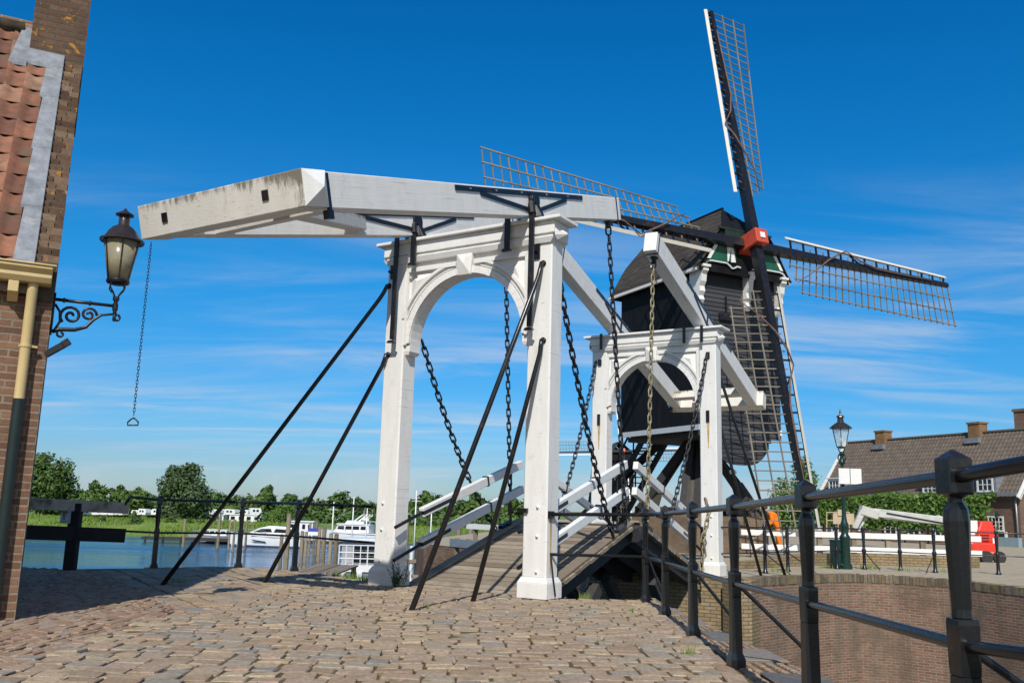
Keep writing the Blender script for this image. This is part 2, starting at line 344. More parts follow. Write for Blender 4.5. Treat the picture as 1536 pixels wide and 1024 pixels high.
def slab(name, poly, ztop, zbot, mtop, mside):
    import bmesh
    m = M(); pts = [(x, y, ztop(y) if callable(ztop) else ztop) for x, y in poly]
    n = len(poly); m.v = pts[:]; m.f = [tuple(range(n))]; m.var = [.5]
    o = m.build(name, mtop)
    return tag(o, kind='structure')
def quaywall(name, label, pts, ztop, mat, zb=WATER-1, thick=.5, cat='wall', side=1):
    # each straight run becomes a slab of masonry below the edge, all one thing
    m = M()
    for (a, b) in zip(pts, pts[1:]):
        a = Vec((a[0], a[1], 0)); b = Vec((b[0], b[1], 0)); d = (b-a).normalized(); n = Vec((-d.y, d.x, 0))*side
        za = ztop(a.y) if callable(ztop) else ztop; zb_ = ztop(b.y) if callable(ztop) else ztop
        m.hexa([Vec((a.x, a.y, zb)), Vec((b.x, b.y, zb)), Vec((b.x, b.y, zb))+n*thick, Vec((a.x, a.y, zb))+n*thick,
                Vec((a.x, a.y, za)), Vec((b.x, b.y, zb_)), Vec((b.x, b.y, zb_))+n*thick, Vec((a.x, a.y, za))+n*thick])
    return tag(m.build(name, mat), label, cat)
# near quay: triangulated in strips so that it can slope
import bmesh
def sheet(name, poly, zf, mat, step=1.5, drop=0.0):
    bm = bmesh.new(); vs = [bm.verts.new((x, y, 0)) for x, y in poly]
    from mathutils.geometry import delaunay_2d_cdt
    n = len(poly); dv, de, df, *_ = delaunay_2d_cdt([Vec(p).to_2d() if len(p) > 2 else Vec((p[0], p[1])) for p in poly], [], [list(range(n))], 1, 1e-5)
    bm.clear(); vs = [bm.verts.new((v.x, v.y, 0)) for v in dv]
    for t in df:
        try: bm.faces.new([vs[i] for i in t])
        except ValueError: pass
    ys = [y for y in (1, 3, 5, 7, 9, 11, 13, 15)]
    for y in ys:
        bmesh.ops.bisect_plane(bm, geom=bm.verts[:]+bm.edges[:]+bm.faces[:], plane_co=(0, y, 0), plane_no=(0, 1, 0))
    for v in bm.verts: v.co.z = zf(v.co.x, v.co.y)-drop
    bmesh.ops.recalc_face_normals(bm, faces=bm.faces)
    for fc in bm.faces:
        if fc.normal.z < 0: fc.normal_flip()
    me = bpy.data.meshes.new(name); bm.to_mesh(me); bm.free(); me.materials.append(mat)
    o = bpy.data.objects.new(name, me); COL.objects.link(o); return tag(o, kind='structure')
sheet('quay_ground', quayN, lambda x, y: zg(max(y, 1.5)), MSOIL, drop=.014)
quaywall('quay_wall', 'brown brick quay wall under the paving with the iron railing', [(2.9, 1.0)]+RQ+[(gr.x, gr.y)], lambda y: zg(y)-.03, MBRY, side=1)
quaywall('quay_wall', 'brown brick quay wall under the left edge of the paving, over the water', [(gl.x, gl.y)]+LQ[:8], lambda y: zg(y)-.03, MBRN, side=1)
quaywall('bridge_abutment', 'dark brick abutment under the near end of the bridge deck', [(gr.x, gr.y), (gl.x, gl.y)], -.24, MBRN, side=1)
# far quay
fl = bp(1.75, 7.75); fr_ = bp(-1.95, 7.75)
FQ = [(fr_.x, fr_.y), (4.93, 19.55), (6.57, 21.0), (7.4, 21.6), (8.2, 22.0), (9.0, 21.75), (9.87, 21.0), (10.5, 18.9), (11.2, 15.5), (12, 9)]
FQL = [(fl.x, fl.y), (1.6, 25.0), (-.6, 29.5), (-2.9, 33.0), (-3.5, 36), (0, 60), (6, 140)]
farpoly = [(12, 9), (60, 9), (300, 60), (300, 140), (6, 140)]
sheet('far_quay_ground', FQ + farpoly[1:4] + FQL[::-1], lambda x, y: FARZ, simple('gravel_path', (.40, .34, .25), .95, 0, .25, 6, .5, .1, (.20, .19, .12), .4))
bwl = quaywall('basin_wall', 'curved red brick basin wall below the far railing', FQ[1:], FARZ-.17, MBRQ, side=1)
m = M()
for a, b in zip(FQ[1:], FQ[2:]):        # upright bricks and a worn top course crown the wall
    a = Vec((a[0], a[1], FARZ)); b = Vec((b[0], b[1], FARZ)); d = (b-a).normalized(); n = Vec((-d.y, d.x, 0)); L_ = (b-a).length; t = 0
    while t < L_-.03:
        w = min(random.choice((.075, .08, .085)), L_-t); p = a+d*t; q = a+d*(t+w-.008); o = -.012+random.uniform(-.006, .006); h = random.uniform(-.006, .006)
        m.hexa([p+n*o+Vec((0, 0, -.17)), q+n*o+Vec((0, 0, -.17)), q+n*.30+Vec((0, 0, -.17)), p+n*.30+Vec((0, 0, -.17)), p+n*o+Vec((0, 0, .004+h)), q+n*o+Vec((0, 0, .004+h)), q+n*.30+Vec((0, 0, .004+h)), p+n*.30+Vec((0, 0, .004+h))]); t += w
cc = m.build('coping_course', varmat('coping_header_bricks', [(0, (.10, .08, .055)), (.4, (.16, .125, .085)), (.8, (.21, .165, .11)), (1, (.17, .155, .13))], .92, 14, .6, .8, (.30, .235, .07), 2.5, .6), bwl)
quaywall('bridge_abutment', 'yellowish brick abutment below the far white gate', [(fl.x, fl.y), (fr_.x, fr_.y), FQ[1]], FARZ-.02, MBRY, side=1)
quaywall('canal_wall', 'brown brick canal wall left of the bridge on the far bank', FQL[:5][::-1], FARZ-.02, MBRN, side=1)
wm, nt, b = newmat('river_water'); co = objco(nt)
nt.links.new(ramp(nt, noise(nt, co, .03, 4, .6, .3, (1, 2.5, 1)), [(.35, (.025, .085, .15)), (.7, (.04, .11, .18))]), b.inputs['Base Color']); nt.links.new(math_(nt, 'MULTIPLY_ADD', sstep(nt, noise(nt, co, .06, 4, .6, .4, (.35, 2.2, 1)), .45, .62), .22, .05), b.inputs['Roughness']); b.inputs['Specular IOR Level'].default_value = .5; b.inputs['IOR'].default_value = 1.33
hh = math_(nt, 'ADD', noise(nt, co, 1.6, 4, .6, .2, (.4, 1.0, 1)), math_(nt, 'MULTIPLY', noise(nt, co, .10, 3, .5, .3, (.4, 1.6, 1)), 2.5)); bump(nt, b, hh, .42, .30)
m = M(); m.add([(-400, -60, WATER), (200, -60, WATER), (200, 145, WATER), (-400, 145, WATER)], [(0, 1, 2, 3)])
tag(m.build('river_water', wm), kind='structure')
# far bank: rises from the water, meadow behind, land to the horizon
mdw, nt, b = newmat('meadow'); co = objco(nt)
nt.links.new(ramp(nt, noise(nt, co, .25, 7, .7, .3, (1, .5, 1)), [(.3, (.10, .17, .025)), (.5, (.135, .215, .034)), (.7, (.20, .25, .07))]), b.inputs['Base Color']); b.inputs['Roughness'].default_value = .95
bump(nt, b, noise(nt, co, 3, 5, .7), .8, .2)
m = M(); xs = [-600+i*10 for i in range(0, 81)]; prof = [(0, -4.3), (1.0, -3.9), (2.5, -3.3), (6, -2.3), (12, -1.95), (18, -2.4), (30, -2.9), (120, -3.0), (900, -3), (4500, -3)]
for x in xs:
    for dy, z in prof:
        y0 = 136 + 3*sin(x*.05) + 1.2*sin(x*.21)
        m.v.append((x if dy < 800 else x*4, y0+dy, z + (.18*sin(x*.33+dy) if 2 < dy < 20 else 0)))
k = len(prof)
for i in range(len(xs)-1):
    for j in range(k-1): m.f.append((i*k+j, (i+1)*k+j, (i+1)*k+j+1, i*k+j+1)); m.var.append(.5)
tag(m.build('far_bank_terrain', mdw), kind='structure')
# reeds and tall grass of that bank, and tufts in the paving
def blades(n, area, h, w, name, mat):
    m = M()
    for _ in range(n):
        x, y, z = area(); a = random.uniform(0, pi); hh = h*random.uniform(.5, 1.2); dx, dy = cos(a)*w, sin(a)*w; l = random.uniform(-.35, .35)*hh; l2 = random.uniform(-.2, .2)*hh
        m.add([(x-dx, y-dy, z-.03), (x+dx, y+dy, z-.03), (x+l, y+l2, z+hh)], [(0, 1, 2)])
    return tag(m.build(name, mat), kind='stuff')
def bankarea():
    x = random.uniform(-150, 20); d = random.choice((1.5, 3, 5, 8, 11, 12, 13))+random.uniform(-1, 1); y0 = 136+3*sin(x*.05)+1.2*sin(x*.21)
    for (a, za), (b_, zb_) in zip(prof, prof[1:]):
        if a <= d <= b_: z = za+(zb_-za)*(d-a)/(b_-a); break
    return x, y0+d, z
blades(16000, bankarea, .42, .13, 'bank_grass', MGRS)
tufts = [(*rx(790+i*0, 893), .1, 26) for i in range(0)]
def tuft_area_maker(lst):
    tot = [w for *_, w in lst]
    def f():
        x, y, r, w = random.choices(lst, tot)[0]; a = random.uniform(0, 2*pi); q = r*sqrt(random.random()); return x+cos(a)*q, y+sin(a)*q*.7, zg(y)
    return f
def TP(px, py, r, w): p = gg(px, py); return (p.x, p.y, r, w)
TL = [TP(565, 873, .22, 160), TP(545, 868, .22, 120), TP(525, 865, .25, 80), TP(510, 862, .25, 50), TP(590, 876, .12, 60), TP(824, 893, .09, 40), TP(879, 896, .11, 45), TP(637, 911, .06, 18), TP(948, 918, .03, 6), TP(1032, 982, .07, 30),
      TP(258, 874, .10, 25), TP(270, 873, .1, 25), TP(20, 948, .03, 5), TP(700, 860, .05, 6)]
blades(900, tuft_area_maker(TL), .085, .005, 'grass_tufts', MGRS)
def ftuft():
    px, py, r = random.choice(((1300, 853, .25), (1310, 852, .2), (1245, 852, .25), (1170, 858, .2), (1062, 859, .1), (1360, 856, .3), (1420, 858, .3))); p = gz(px, py, FARZ); return p.x+random.uniform(-r, r), p.y+random.uniform(-r, r), FARZ
blades(260, ftuft, .14, .012, 'far_quay_grass', MGRS)
# a leafy weed at the foot of the left post
w = M(); wp = gg(598, 880)
for i in range(26):
    a = random.uniform(0, 2*pi); h = random.uniform(.15, .42); lean = random.uniform(.05, .2); base = Vec((wp.x+random.uniform(-.12, .12), wp.y+random.uniform(-.05, .05), -.01)); top = base+Vec((cos(a)*lean, sin(a)*lean*.6, h))
    w.tube([base, (base+top)/2+Vec((0, 0, .03)), top], .004, 3, .1)
    for j in range(7):
        q = base.lerp(top, .3+.1*j); b_ = random.uniform(0, 2*pi); d = Vec((cos(b_), sin(b_), random.uniform(-.2, .5)))*.055; s_ = Vec((-sin(b_), cos(b_), 0))*.018
        w.add([q, q+d*.5+s_, q+d, q+d*.5-s_], [(0, 1, 2, 3)], random.uniform(0, .5))
tag(w.build('weed', MLEAF), 'small dark green weed growing at the foot of the left white post', 'plant')
# ------------------------------------------------------------------ paving: every stone is real relief
def stone(m, cx, cy, L, Wd, ang, z, tilt=.006, bev=.012, hv=.006):
    c, s_ = cos(ang), sin(ang); hv = random.uniform(-hv, hv); tx, ty = random.uniform(-tilt, tilt), random.uniform(-tilt, tilt)
    vs = []
    for ins, dz in ((0, -.04), (0.001, -.007), (bev, .0)):
        for i, j in ((-1, -1), (1, -1), (1, 1), (-1, 1)):
            x = i*(L/2-ins)*(1+random.uniform(-.05, .03)); y = j*(Wd/2-ins)*(1+random.uniform(-.05, .03))
            vs.append((cx+x*c-y*s_, cy+x*s_+y*c, z(cy)+hv+dz+i*tx+j*ty))
    fs = [(8, 9, 10, 11)]
    for a in (0, 4):
        for k in range(4): fs.append((a+k, a+(k+1) % 4, a+4+(k+1) % 4, a+4+k))
    m.add(vs, fs, random.random())
def pave(name, poly, L, Wd, gap, ang, mat, jit=.008, skip=None, bev=.009, rng=(-60, 60)):
    m = M(); xs = [p[0] for p in poly]; ys = [p[1] for p in poly]; cx, cy = sum(xs)/len(xs), sum(ys)/len(ys)
    R = max(hypot(x-cx, y-cy) for x, y in poly); c, s_ = cos(ang), sin(ang); nj = int(R/(Wd+gap))+1; ni = int(R/(L+gap))+1
    ly = -R
    while ly < R:
        wd_ = Wd*random.uniform(.86, 1.12); lx = -R+random.uniform(0, L)
        while lx < R:
            l_ = L*random.choice((.72, .85, .95, 1.0, 1.08, 1.25)); px_, py_ = lx+l_/2, ly+wd_/2; lx += l_+gap
            x = cx+px_*c-py_*s_; y = cy+px_*s_+py_*c
            if not inpoly(x, y, poly): continue
            wob = .03*sin(x*1.3+y*.7)+.012*sin(x*3.7+y*2.3)
            stone(m, x+random.uniform(-jit, jit)-wob*s_, y+random.uniform(-jit, jit)+wob*c, l_, wd_*random.uniform(.94, 1.0), ang+random.uniform(-.02, .02), lambda yy: zg(max(yy, 1.5))+.006*sin(x*2.1+yy*1.3), bev=bev)
        ly += wd_+gap*.8
    return tag(m.build(name, mat), kind='structure')
k1, k2, k4, k3 = rx(146, 858), rx(269, 919), rx(237, 922), rx(0, 997); k5 = rx(345, 905); b1, b2, b3 = rx(985, 905), rx(1030, 950), rx(1075, 1010)
kb = (k3[0]-.05, 1.0)
bl = lambda t: (b1[0]+(b3[0]-b1[0])*t, b1[1]+(b3[1]-b1[1])*t)
cob = [kb, (b3[0]-.35, 1.0), (b3[0]+.08, b3[1]), (b2[0]+.07, b2[1]), (b1[0]+.05, b1[1]), (b1[0], 13.35), (gr.x, gr.y-.04), (gl.x-.05, gl.y-.05), (-2.70, 15.72), (-3.4, 14.2), (k5[0]-.14, k5[1]), (k2[0]+.10, k2[1]), k4, k3]
pave('cobble_paving', cob, .215, .19, .017, .03, MCOB)
dia = [(k1[0]-.05, k1[1]), (k2[0]+.0, k2[1]-.12), (k5[0]+.08, k5[1]+.05), (-3.25, 14.2), (-2.78, 15.75), (-3.5, 16.72), (-4.2, 17.3), (-5.0, 17.7), (-5.5, 17.7), (-6.2, 16.9), (-6.9, 16.2)]
dang = atan2(k2[1]-k1[1], k2[0]-k1[0])
pave('slab_paving', dia, .40, .25, .022, dang, MCOB, .006)
klk = [(kb[0]+.1, 1.0), (k3[0]+.1, k3[1]), (k4[0]+.14, k4[1]), (k2[0]+.12, k2[1]+.1), (k1[0]+.12, k1[1]+.1), (-7.2, 16.2), (-12, 16.5), (-12, 1.0)]
pave('clinker_paving', klk, .215, .078, .008, pi/2+.02, MKLK, .004, bev=.010)
# border rows along the kerb: dressed stones, clinkers and coping slabs
def along(name, f0, f1, L, Wd, mat, y0=1.5, y1=13.2, jit=.01):
    m = M(); y = y0
    while y < y1:
        l = L*random.uniform(.75, 1.25); t = y+l/2; x = f0(t); w = f1(t)-x; ang = atan2(1, (f0(t+.5)-f0(t-.5)))
        stone(m, x+w/2, t, l-.018, w-.018, ang, lambda yy: zg(max(yy, 1.5)), bev=.014); y += l
    return tag(m.build(name, mat), kind='structure')
bx = lambda y: b1[0]+(b3[0]-b1[0])*(b1[1]-y)/(b1[1]-b3[1])
rqx = lambda y: 2.30 if y < 6.3 else 2.30-.06*(y-6.3)/1.7 if y < 8 else 2.24-.04*(y-8)/2.5 if y < 10.5 else 2.2-.08*(y-10.5)/2.95
sh = lambda y, f: bx(y)+(rqx(y)-bx(y))*f
along('border_stones', lambda y: sh(y, 0)+.02, lambda y: sh(y, .25), .42, .2, MCOB)
along('kerb_clinkers', lambda y: sh(y, .27), lambda y: sh(y, .42), .085, .2, MKLK)
m = M(); y = 1.2; kk = 0
while y < 13.3:
    l = random.uniform(.55, .8)
    if kk % 2 == 0: stone(m, (sh(y+l/2, .43)+rqx(y))/2, y+l/2, l-.012, rqx(y)-sh(y+l/2, .43)-.01, pi/2, lambda yy: zg(max(yy, 1.5))+.01, bev=.012)
    y += l if kk % 2 == 0 else .62; kk += 1
tag(m.build('coping_slabs', MCOP), kind='structure')
m = M(); y = 1.2; random.seed(11)
while y < 13.3:
    for f in (.47, .60, .73, .86, .96):
        stone(m, sh(y, f), y, .07, (rqx(y)-sh(y, .43))*.125, 0+pi/2, lambda yy: zg(max(yy, 1.5))-.004, bev=.005, tilt=.0015, hv=.0015)
    y += .082
tag(m.build('coping_bricks', MKLK), kind='structure')
# ------------------------------------------------------------------ the drawbridge
def torus_link(m, c, d, side, L, Wd, r, vr=None, nu=12, nv=5):
    d = d.normalized(); side = (side-d*side.dot(d)).normalized(); nrm = d.cross(side); vs = []; fs = []
    for i in range(nu):
        a = 2*pi*i/nu; ca, sa = cos(a), sin(a)
        st = (L-Wd)/2*(1 if ca > 0 else -1); cc = c + d*(ca*Wd/2+st) + side*(sa*Wd/2); out = d*ca+side*sa
        for j in range(nv):
            b = 2*pi*j/nv; vs.append(cc + out*(cos(b)*r) + nrm*(sin(b)*r))
    for i in range(nu):
        i2 = (i+1) % nu
        for j in range(nv):
            j2 = (j+1) % nv; fs.append((i*nv+j, i2*nv+j, i2*nv+j2, i*nv+j2))
    m.add(vs, fs, vr)
def chain(name, label, pts, pitch, r, mat, cat='chain', group=None, extra=None):
    m = M(); pts = [Vec(p) for p in pts]; seg = []; tot = 0
    for a, b in zip(pts, pts[1:]): seg.append((tot, (b-a).length, a, b)); tot += (b-a).length
    n = int(tot/pitch)
    for i in range(n):
        s_ = (i+.5)*tot/n
        for t0, l, a, b in seg:
            if t0 <= s_ <= t0+l+1e-6: c = a.lerp(b, (s_-t0)/l); d = b-a; break
        ref = Vec((1, .3, 0)) if i % 2 else Vec((-.3, 1, .1))
        torus_link(m, c, d, ref, pitch*1.36, pitch*.54, r*.86)
    if extra: extra(m)
    return tag(m.build(name, mat, None, True), label, cat, group)
def sag(a, b, s, n=14):
    a, b = Vec(a), Vec(b); return [a.lerp(b, t/n) + Vec((0, 0, -4*s*(t/n)*(1-t/n))) for t in range(n+1)]
ARC_R, ARC_Z, GW = 1.045, 3.72, 2.69
def gate(loc, rotz, label, near):
    G = empty('bridge_gate', loc, rotz, label, 'bridge gate', 'white portal gates of the drawbridge')
    f = lambda a, b, d: (a, d, b)
    for sx in (-1, 1):
        x = sx*GW/2; m = M(); m.bb(x-.195, x+.195, 0, .341, .27, 5.14)
        p = m.build('post', MW, G, bevel=.022, seg=1)
        q = M(); q.taper((x, .17, 0 if near else -.02), (.48, .43), (x, .17, .21), (.48, .43)); q.taper((x, .17, .21), (.48, .43), (x, .17, .285), (.40, .352)); q.build('plinth', MW, p, bevel=.008)
        for z in (.36, .84, 1.24):
            bt = M(); bt.disc((x+.05*sx, -.008, z), (0, 1, 0), .02, .03, 8); bt.build('bolt', MWC, p, True)
    # arch panel
    N = 28; arc = [(ARC_R*cos(pi*i/N), ARC_Z+ARC_R*sin(pi*i/N)) for i in range(N+1)]
    m = M(); out = []
    for x, z in arc: out.append((x*1.149/ARC_R if abs(x) > .01 else x, 5.14))
    m.strip(arc, out, f, .035, .30)
    for sx in (-1, 1):
        m.bb(min(sx*ARC_R, sx*1.149), max(sx*ARC_R, sx*1.149), .035, .30, 3.62, ARC_Z)
        m.hexa([(sx*1.07, .05, 3.57), (sx*1.148, .05, 3.57), (sx*1.148, .285, 3.57), (sx*1.07, .285, 3.57), (sx*ARC_R, .036, 3.62), (sx*1.148, .036, 3.62), (sx*1.148, .299, 3.62), (sx*ARC_R, .299, 3.62)])
    ap = m.build('arch_panel', MW, G)
    def band(r0, r1, a0, a1, d0, d1, name, n=18):
        mm = M(); A = [a0+(a1-a0)*i/n for i in range(n+1)]
        mm.strip([(r0*cos(a), ARC_Z+r0*sin(a)) for a in A], [(r1*cos(a), ARC_Z+r1*sin(a)) for a in A], f, d0, d1); return mm
    m = band(ARC_R+.004, ARC_R+.115, 0.02, pi-.02, .0, .034, 'a', 26); m.build('archivolt', MW, ap, bevel=.006)
    for s0, s1 in ((radians(20), radians(76)), (radians(104), radians(160))):
        mm = band(ARC_R+.19, ARC_R+.235, s0, s1, -.016, .034, 'b'); mm.build('bead_moulding', MW, ap)
        mm = band(ARC_R+.128, ARC_R+.146, s0-.25, s1, .004, .034, 'b'); mm.build('bead_moulding', MW, ap)
    for sx in (-1, 1):
        m = M(); P = [(sx*1.09, 4.90), (sx*.17, 4.90), (sx*.17, 4.965), (sx*1.145, 4.965), (sx*1.145, 3.72), (sx*1.10, 3.72)]
        m.prism([P[0], P[1], P[2], P[3]], f, -.018, .034); m.prism([P[0], P[3], P[4], P[5]], f, -.014, .034)
        # raised spandrel pyramid
        T = [(sx*1.06, 4.86), (sx*.50, 4.86), (sx*1.06, 4.36)]; cx, cz = sx*.93, 4.74
        m.add([(a, .033, b) for a, b in T]+[(cx, -.02, cz)], [(0, 1, 3), (1, 2, 3), (2, 0, 3)]); m.build('spandrel_moulding', MW, ap)
    m = M(); m.add([(-.12, .03, 4.74), (.12, .03, 4.74), (.15, .03, 5.08), (-.15, .03, 5.08), (-.12, -.03, 4.74), (.12, -.03, 4.74), (.15, -.03, 5.08), (-.15, -.03, 5.08), (0, -.085, 4.92)],
            [(4, 5, 8), (5, 6, 8), (6, 7, 8), (7, 4, 8), (0, 1, 5, 4), (1, 2, 6, 5), (2, 3, 7, 6), (3, 0, 4, 7), (3, 2, 1, 0)]); m.build('keystone', MW, ap)
    # entablature
    m = M(); m.bb(-1.60, 1.60, -.05, .39, 5.20, 5.38); m.bb(-1.56, 1.56, -.02, .36, 5.141, 5.199)
    en = m.build('entablature', MW, G, bevel=.006)
    m = M(); m.bb(-1.724, 1.724, -.12, .461, 5.383, 5.435); m.build('cornice', MW, en, bevel=.012)
    m = M(); m.taper((0, .17, 5.06), (3.06, .40), (0, .17, 5.138), (3.20, .46)); m.build('necking', MW, en)
    m = M()
    for sx in (-1, 1):
        c = sx*1.601; y0, y1, z0, z1 = -.03, .37, 5.10, 5.31; ym, zm = .17, 5.2
        R = [(c, y0, zm-.04), (c, y0+.07, z0), (c, y1-.07, z0), (c, y1, zm-.04), (c, y1, zm+.04), (c, y1-.07, z1), (c, y0+.07, z1), (c, y0, zm+.04)]
        m = M(); m.add(R+[(c+sx*.11, ym, zm)], [(i, (i+1) % 8, 8) for i in range(8)]+[tuple(range(8))]); m.build('end_boss', MW, en)
    return G
G1 = gate(O1, -PSI, 'tall white arched bridge gate on the paved quay in front', True)
G2 = gate(O2, -PSI, 'smaller looking white arched bridge gate on the far bank', False)
# ironwork on the gates
def straps(G, y0, xs_long, xs_short, zl, flip=1):
    for x in xs_long:
        m = M(); m.bb(x-.042, x+.042, y0-.03*flip if flip > 0 else y0, y0 if flip > 0 else y0+.03, zl, 5.76)
        m.taper((x, y0-.03*flip, zl-.06), (.16, .07), (x, y0-.03*flip, zl-.02), (.10, .05)); m.build('iron_strap', MBK, G, bevel=.004)
    for x in xs_short:
        m = M(); m.bb(x-.045, x+.045, y0-.025 if flip > 0 else y0, y0 if flip > 0 else y0+.025, 5.02, 5.50); m.taper((x, y0-.02*flip, 4.97), (.15, .05), (x, y0-.02*flip, 5.01), (.12, .05)); m.build('iron_strap', MBK, G)
straps(G1, -.125, (1.27, -1.27), (.845, -.93), 3.80)
for x in (1.27, -.93):
    m = M(); m.tube([(x, -.13, 5.50), (x-.02, -.13, 5.62), (x-.03, -.10, 5.70)], .06, 8); m.disc((x-.05, -.05, 5.72), (1, 0, 0), .115, .13, 14); m.hexa([(x-.03, -.12, 5.46), (x+.13, -.06, 5.46), (x+.13, -.02, 5.46), (x-.03, -.07, 5.46), (x-.08, -.12, 5.72), (x-.02, -.06, 5.74), (x-.02, -.02, 5.74), (x-.08, -.07, 5.72)]); m.beam((x-.02, -.1, 5.74), (x+.02, .10, 5.50), .10, .05); m.build('hinge', MBK, G1, bevel=.005)
for x in (1.30, -1.42):
    m = M(); m.bb(x-.045, x+.045, -.03, 0, 4.83, 5.05); m.bb(x-.07, x+.02, -.06, -.03, 4.93, 4.97); m.build('anchor_plate', MBK, G1)
for x, z0 in ((1.27, 5.08), (.85, 5.08), (-.85, 5.08), (-1.24, 5.08)):
    m = M(); m.bb(x-.03, x+.03, -.148, -.122, z0, 5.46); m.build('iron_strap', MBK, G2)
for sx in (-1, 1):
    m = M(); m.bb(sx*1.345-.035, sx*1.345+.035, -.03, 0, 3.30, 3.55); m.build('anchor_plate', MBK, G2)
    m = M(); m.bb(sx*1.345-.02, sx*1.345+.06, -.04, 0, 4.72, 4.86); m.build('anchor_plate', MBK, G2)
for sx in (-1, 1):
    m = M(); m.prism([(sx*1.345-.006, 2.72), (sx*1.345+.012, 2.72), (sx*1.345+.035, 3.29), (sx*1.345-.03, 3.29)], lambda a, b, d: (a, d, b), -.003, .0); m.build('rust_stain', MRUST, G2)
m = M(); m.prism([(.11, .34), (.13, .34), (.15, 1.16), (.085, 1.16)], lambda a, b, d: (d, a, b), 1.5405, 1.5435); m.build('rust_stain', MRUST, G1)
# brace rods (local frame of the gate: x right, y along the bridge)
def lx(w, O): d = Vec(w)-Vec(O); return (-d.dot(BU), d.dot(BV), d.z)
def rod(G, a, b, s):
    a, b = Vec(a), Vec(b); d = (b-a).normalized(); m = M(); e = a+Vec((0, s*.07, 0))
    m.tube([a, e-Vec((0, s*.02, 0)), a.lerp(b, .02)+Vec((0, s*.04, -.03)), a.lerp(b, .05), b], .034, 10); m.disc(a, (0, 1, 0), .05, .03, 10); m.build('brace_rod', MBKM, G, True)
for px, py, x, z in ((615, 915, 1.40, 4.75), (708, 902, 1.425, 3.60), (240, 877, -1.50, 4.72), (395, 873, -1.45, 3.58)):
    b_ = lx(gg(px, py), O1); rod(G1, (x, 0, z), (b_[0], b_[1], b_[2]-.05), -1)
for x, xb, v, z in ((1.40, 2.53, 1.55, 4.70), (1.41, 2.22, .80, 3.6), (-1.45, -2.5, 1.55, 4.7), (-1.45, -2.2, .80, 3.6)): rod(G2, (x, .341, z), (xb, v, -.03), 1)
m = M(); m.bb(1.16, 1.22, -.05, -.02, .12, 1.02); m.build('iron_strap', MBK, G2)
# balance beams
def balance(loc, rot, label, xa, yt, yj, yr, xr, xl, hb, near):
    B = empty('balance_beam', loc, 0, label, 'balance beam', 'white balance beams of the drawbridge', rot=rot)
    for sx in (-1, 1):
        m = M(); m.bb(sx*xa-.135, sx*xa+.135, yj, yt, -hb, hb); a = m.build('arm', MW, B, bevel=.012)
        m = M(); m.bb(sx*xa-.14, sx*xa+.14, yt-.16, yt-.12, -hb-.005, hb+.005); m.build('iron_band', MBK, a)
        m = M(); m.lathe((sx*xa, yt-.30, -hb-.14), [(.012, 0), (.05, .02), (.05, .10), (.09, .14)], 8); torus_link(m, Vec((sx*xa, yt-.30, -hb-.17)), Vec((0, 0, 1)), Vec((1, 0, 0)), .16, .10, .018); m.build('chain_shackle', MBK, a)
        for s2 in (-1, 1):      # iron truss on both faces
            xf = sx*xa+s2*.142; m = M(); z0 = hb-.06; T = (0, 0, 1)
            m.beam((xf, -2.05, z0), (xf, 1.62, z0), .016, .07); m.beam((xf, -1.45, z0-.05), (xf, -.04, -.12), .016, .062); m.beam((xf, 1.05, z0-.05), (xf, .04, -.12), .016, .062); m.beam((xf, 0, z0-.04), (xf, 0, -hb-.05), .018, .085, (0, 1, 0))
            m.build('iron_truss', MBK, a)
            for yy in (-1.7, -1.05, -.35, .4, 1.1):
                q = M(); q.disc((xf+s2*.012, yy, z0), (1, 0, 0), .014, .012, 6); q.build('bolt', MZINC, a)
    m = M(); m.bb(-xl, xr-.09, yr, yj, -hb, hb)
    c = m.build('counterweight_beam', MWF, B, bevel=.012)
    m = M(); x0 = xr-.09
    m.add([(x0, yr+.004, -hb+.004), (x0, yj-.004, -hb+.004), (x0, yj-.004, hb-.004), (x0, yr+.004, hb-.004), (x0+.13, (yr+yj)/2, 0)], [(0, 1, 4), (1, 2, 4), (2, 3, 4), (3, 0, 4), (3, 2, 1, 0)]); m.build('beam_cap', MWC, c)
    for x in (.72, -.93):
        m = M(); m.bb(x-.045, x+.045, yr-.014, yr+.002, -.055, .055); m.build('tenon_end', MBK, c)
    for x0_, ya_, x1_, yb_, z_ in ((-xa+.136, -4.08, xa-.136, -4.20, -.09), (.42, -4.56, -xa+.15, -1.50, -.03)):
        m = M(); m.beam((x0_, ya_, z_), (x1_, yb_, z_), .22, .20); m.build('rung', MWF, B, bevel=.01)
    m = M(); m.bb(xa+.138, xa+.165, yj+.02, yj+.07, -hb-.02, hb-.02); m.bb(xa+.09, xa+.165, yj+.0, yj+.09, -hb-.12, -hb-.02); m.build('iron_hook', MBK, B)
    return B
def pivot(O, uo, v, z): p = bp(uo, v, z, O); return p
B1 = balance(pivot(O1, 0, 0, 5.704), (.264, 0, -PSI), 'long white balance beam over the near gate, its mossy end pointing left', 1.078, 3.10, -4.55, -4.915, 1.36, 1.40, .20, True)
psiD = PSI-.06
B2 = balance(pivot(O2, -.006, .34, 5.611), (.271, 0, -psiD+pi), 'white balance beam over the far gate, its end sloping down to the right', 1.064, 3.55, -4.75, -5.11, 1.36, 1.36, .212, False)
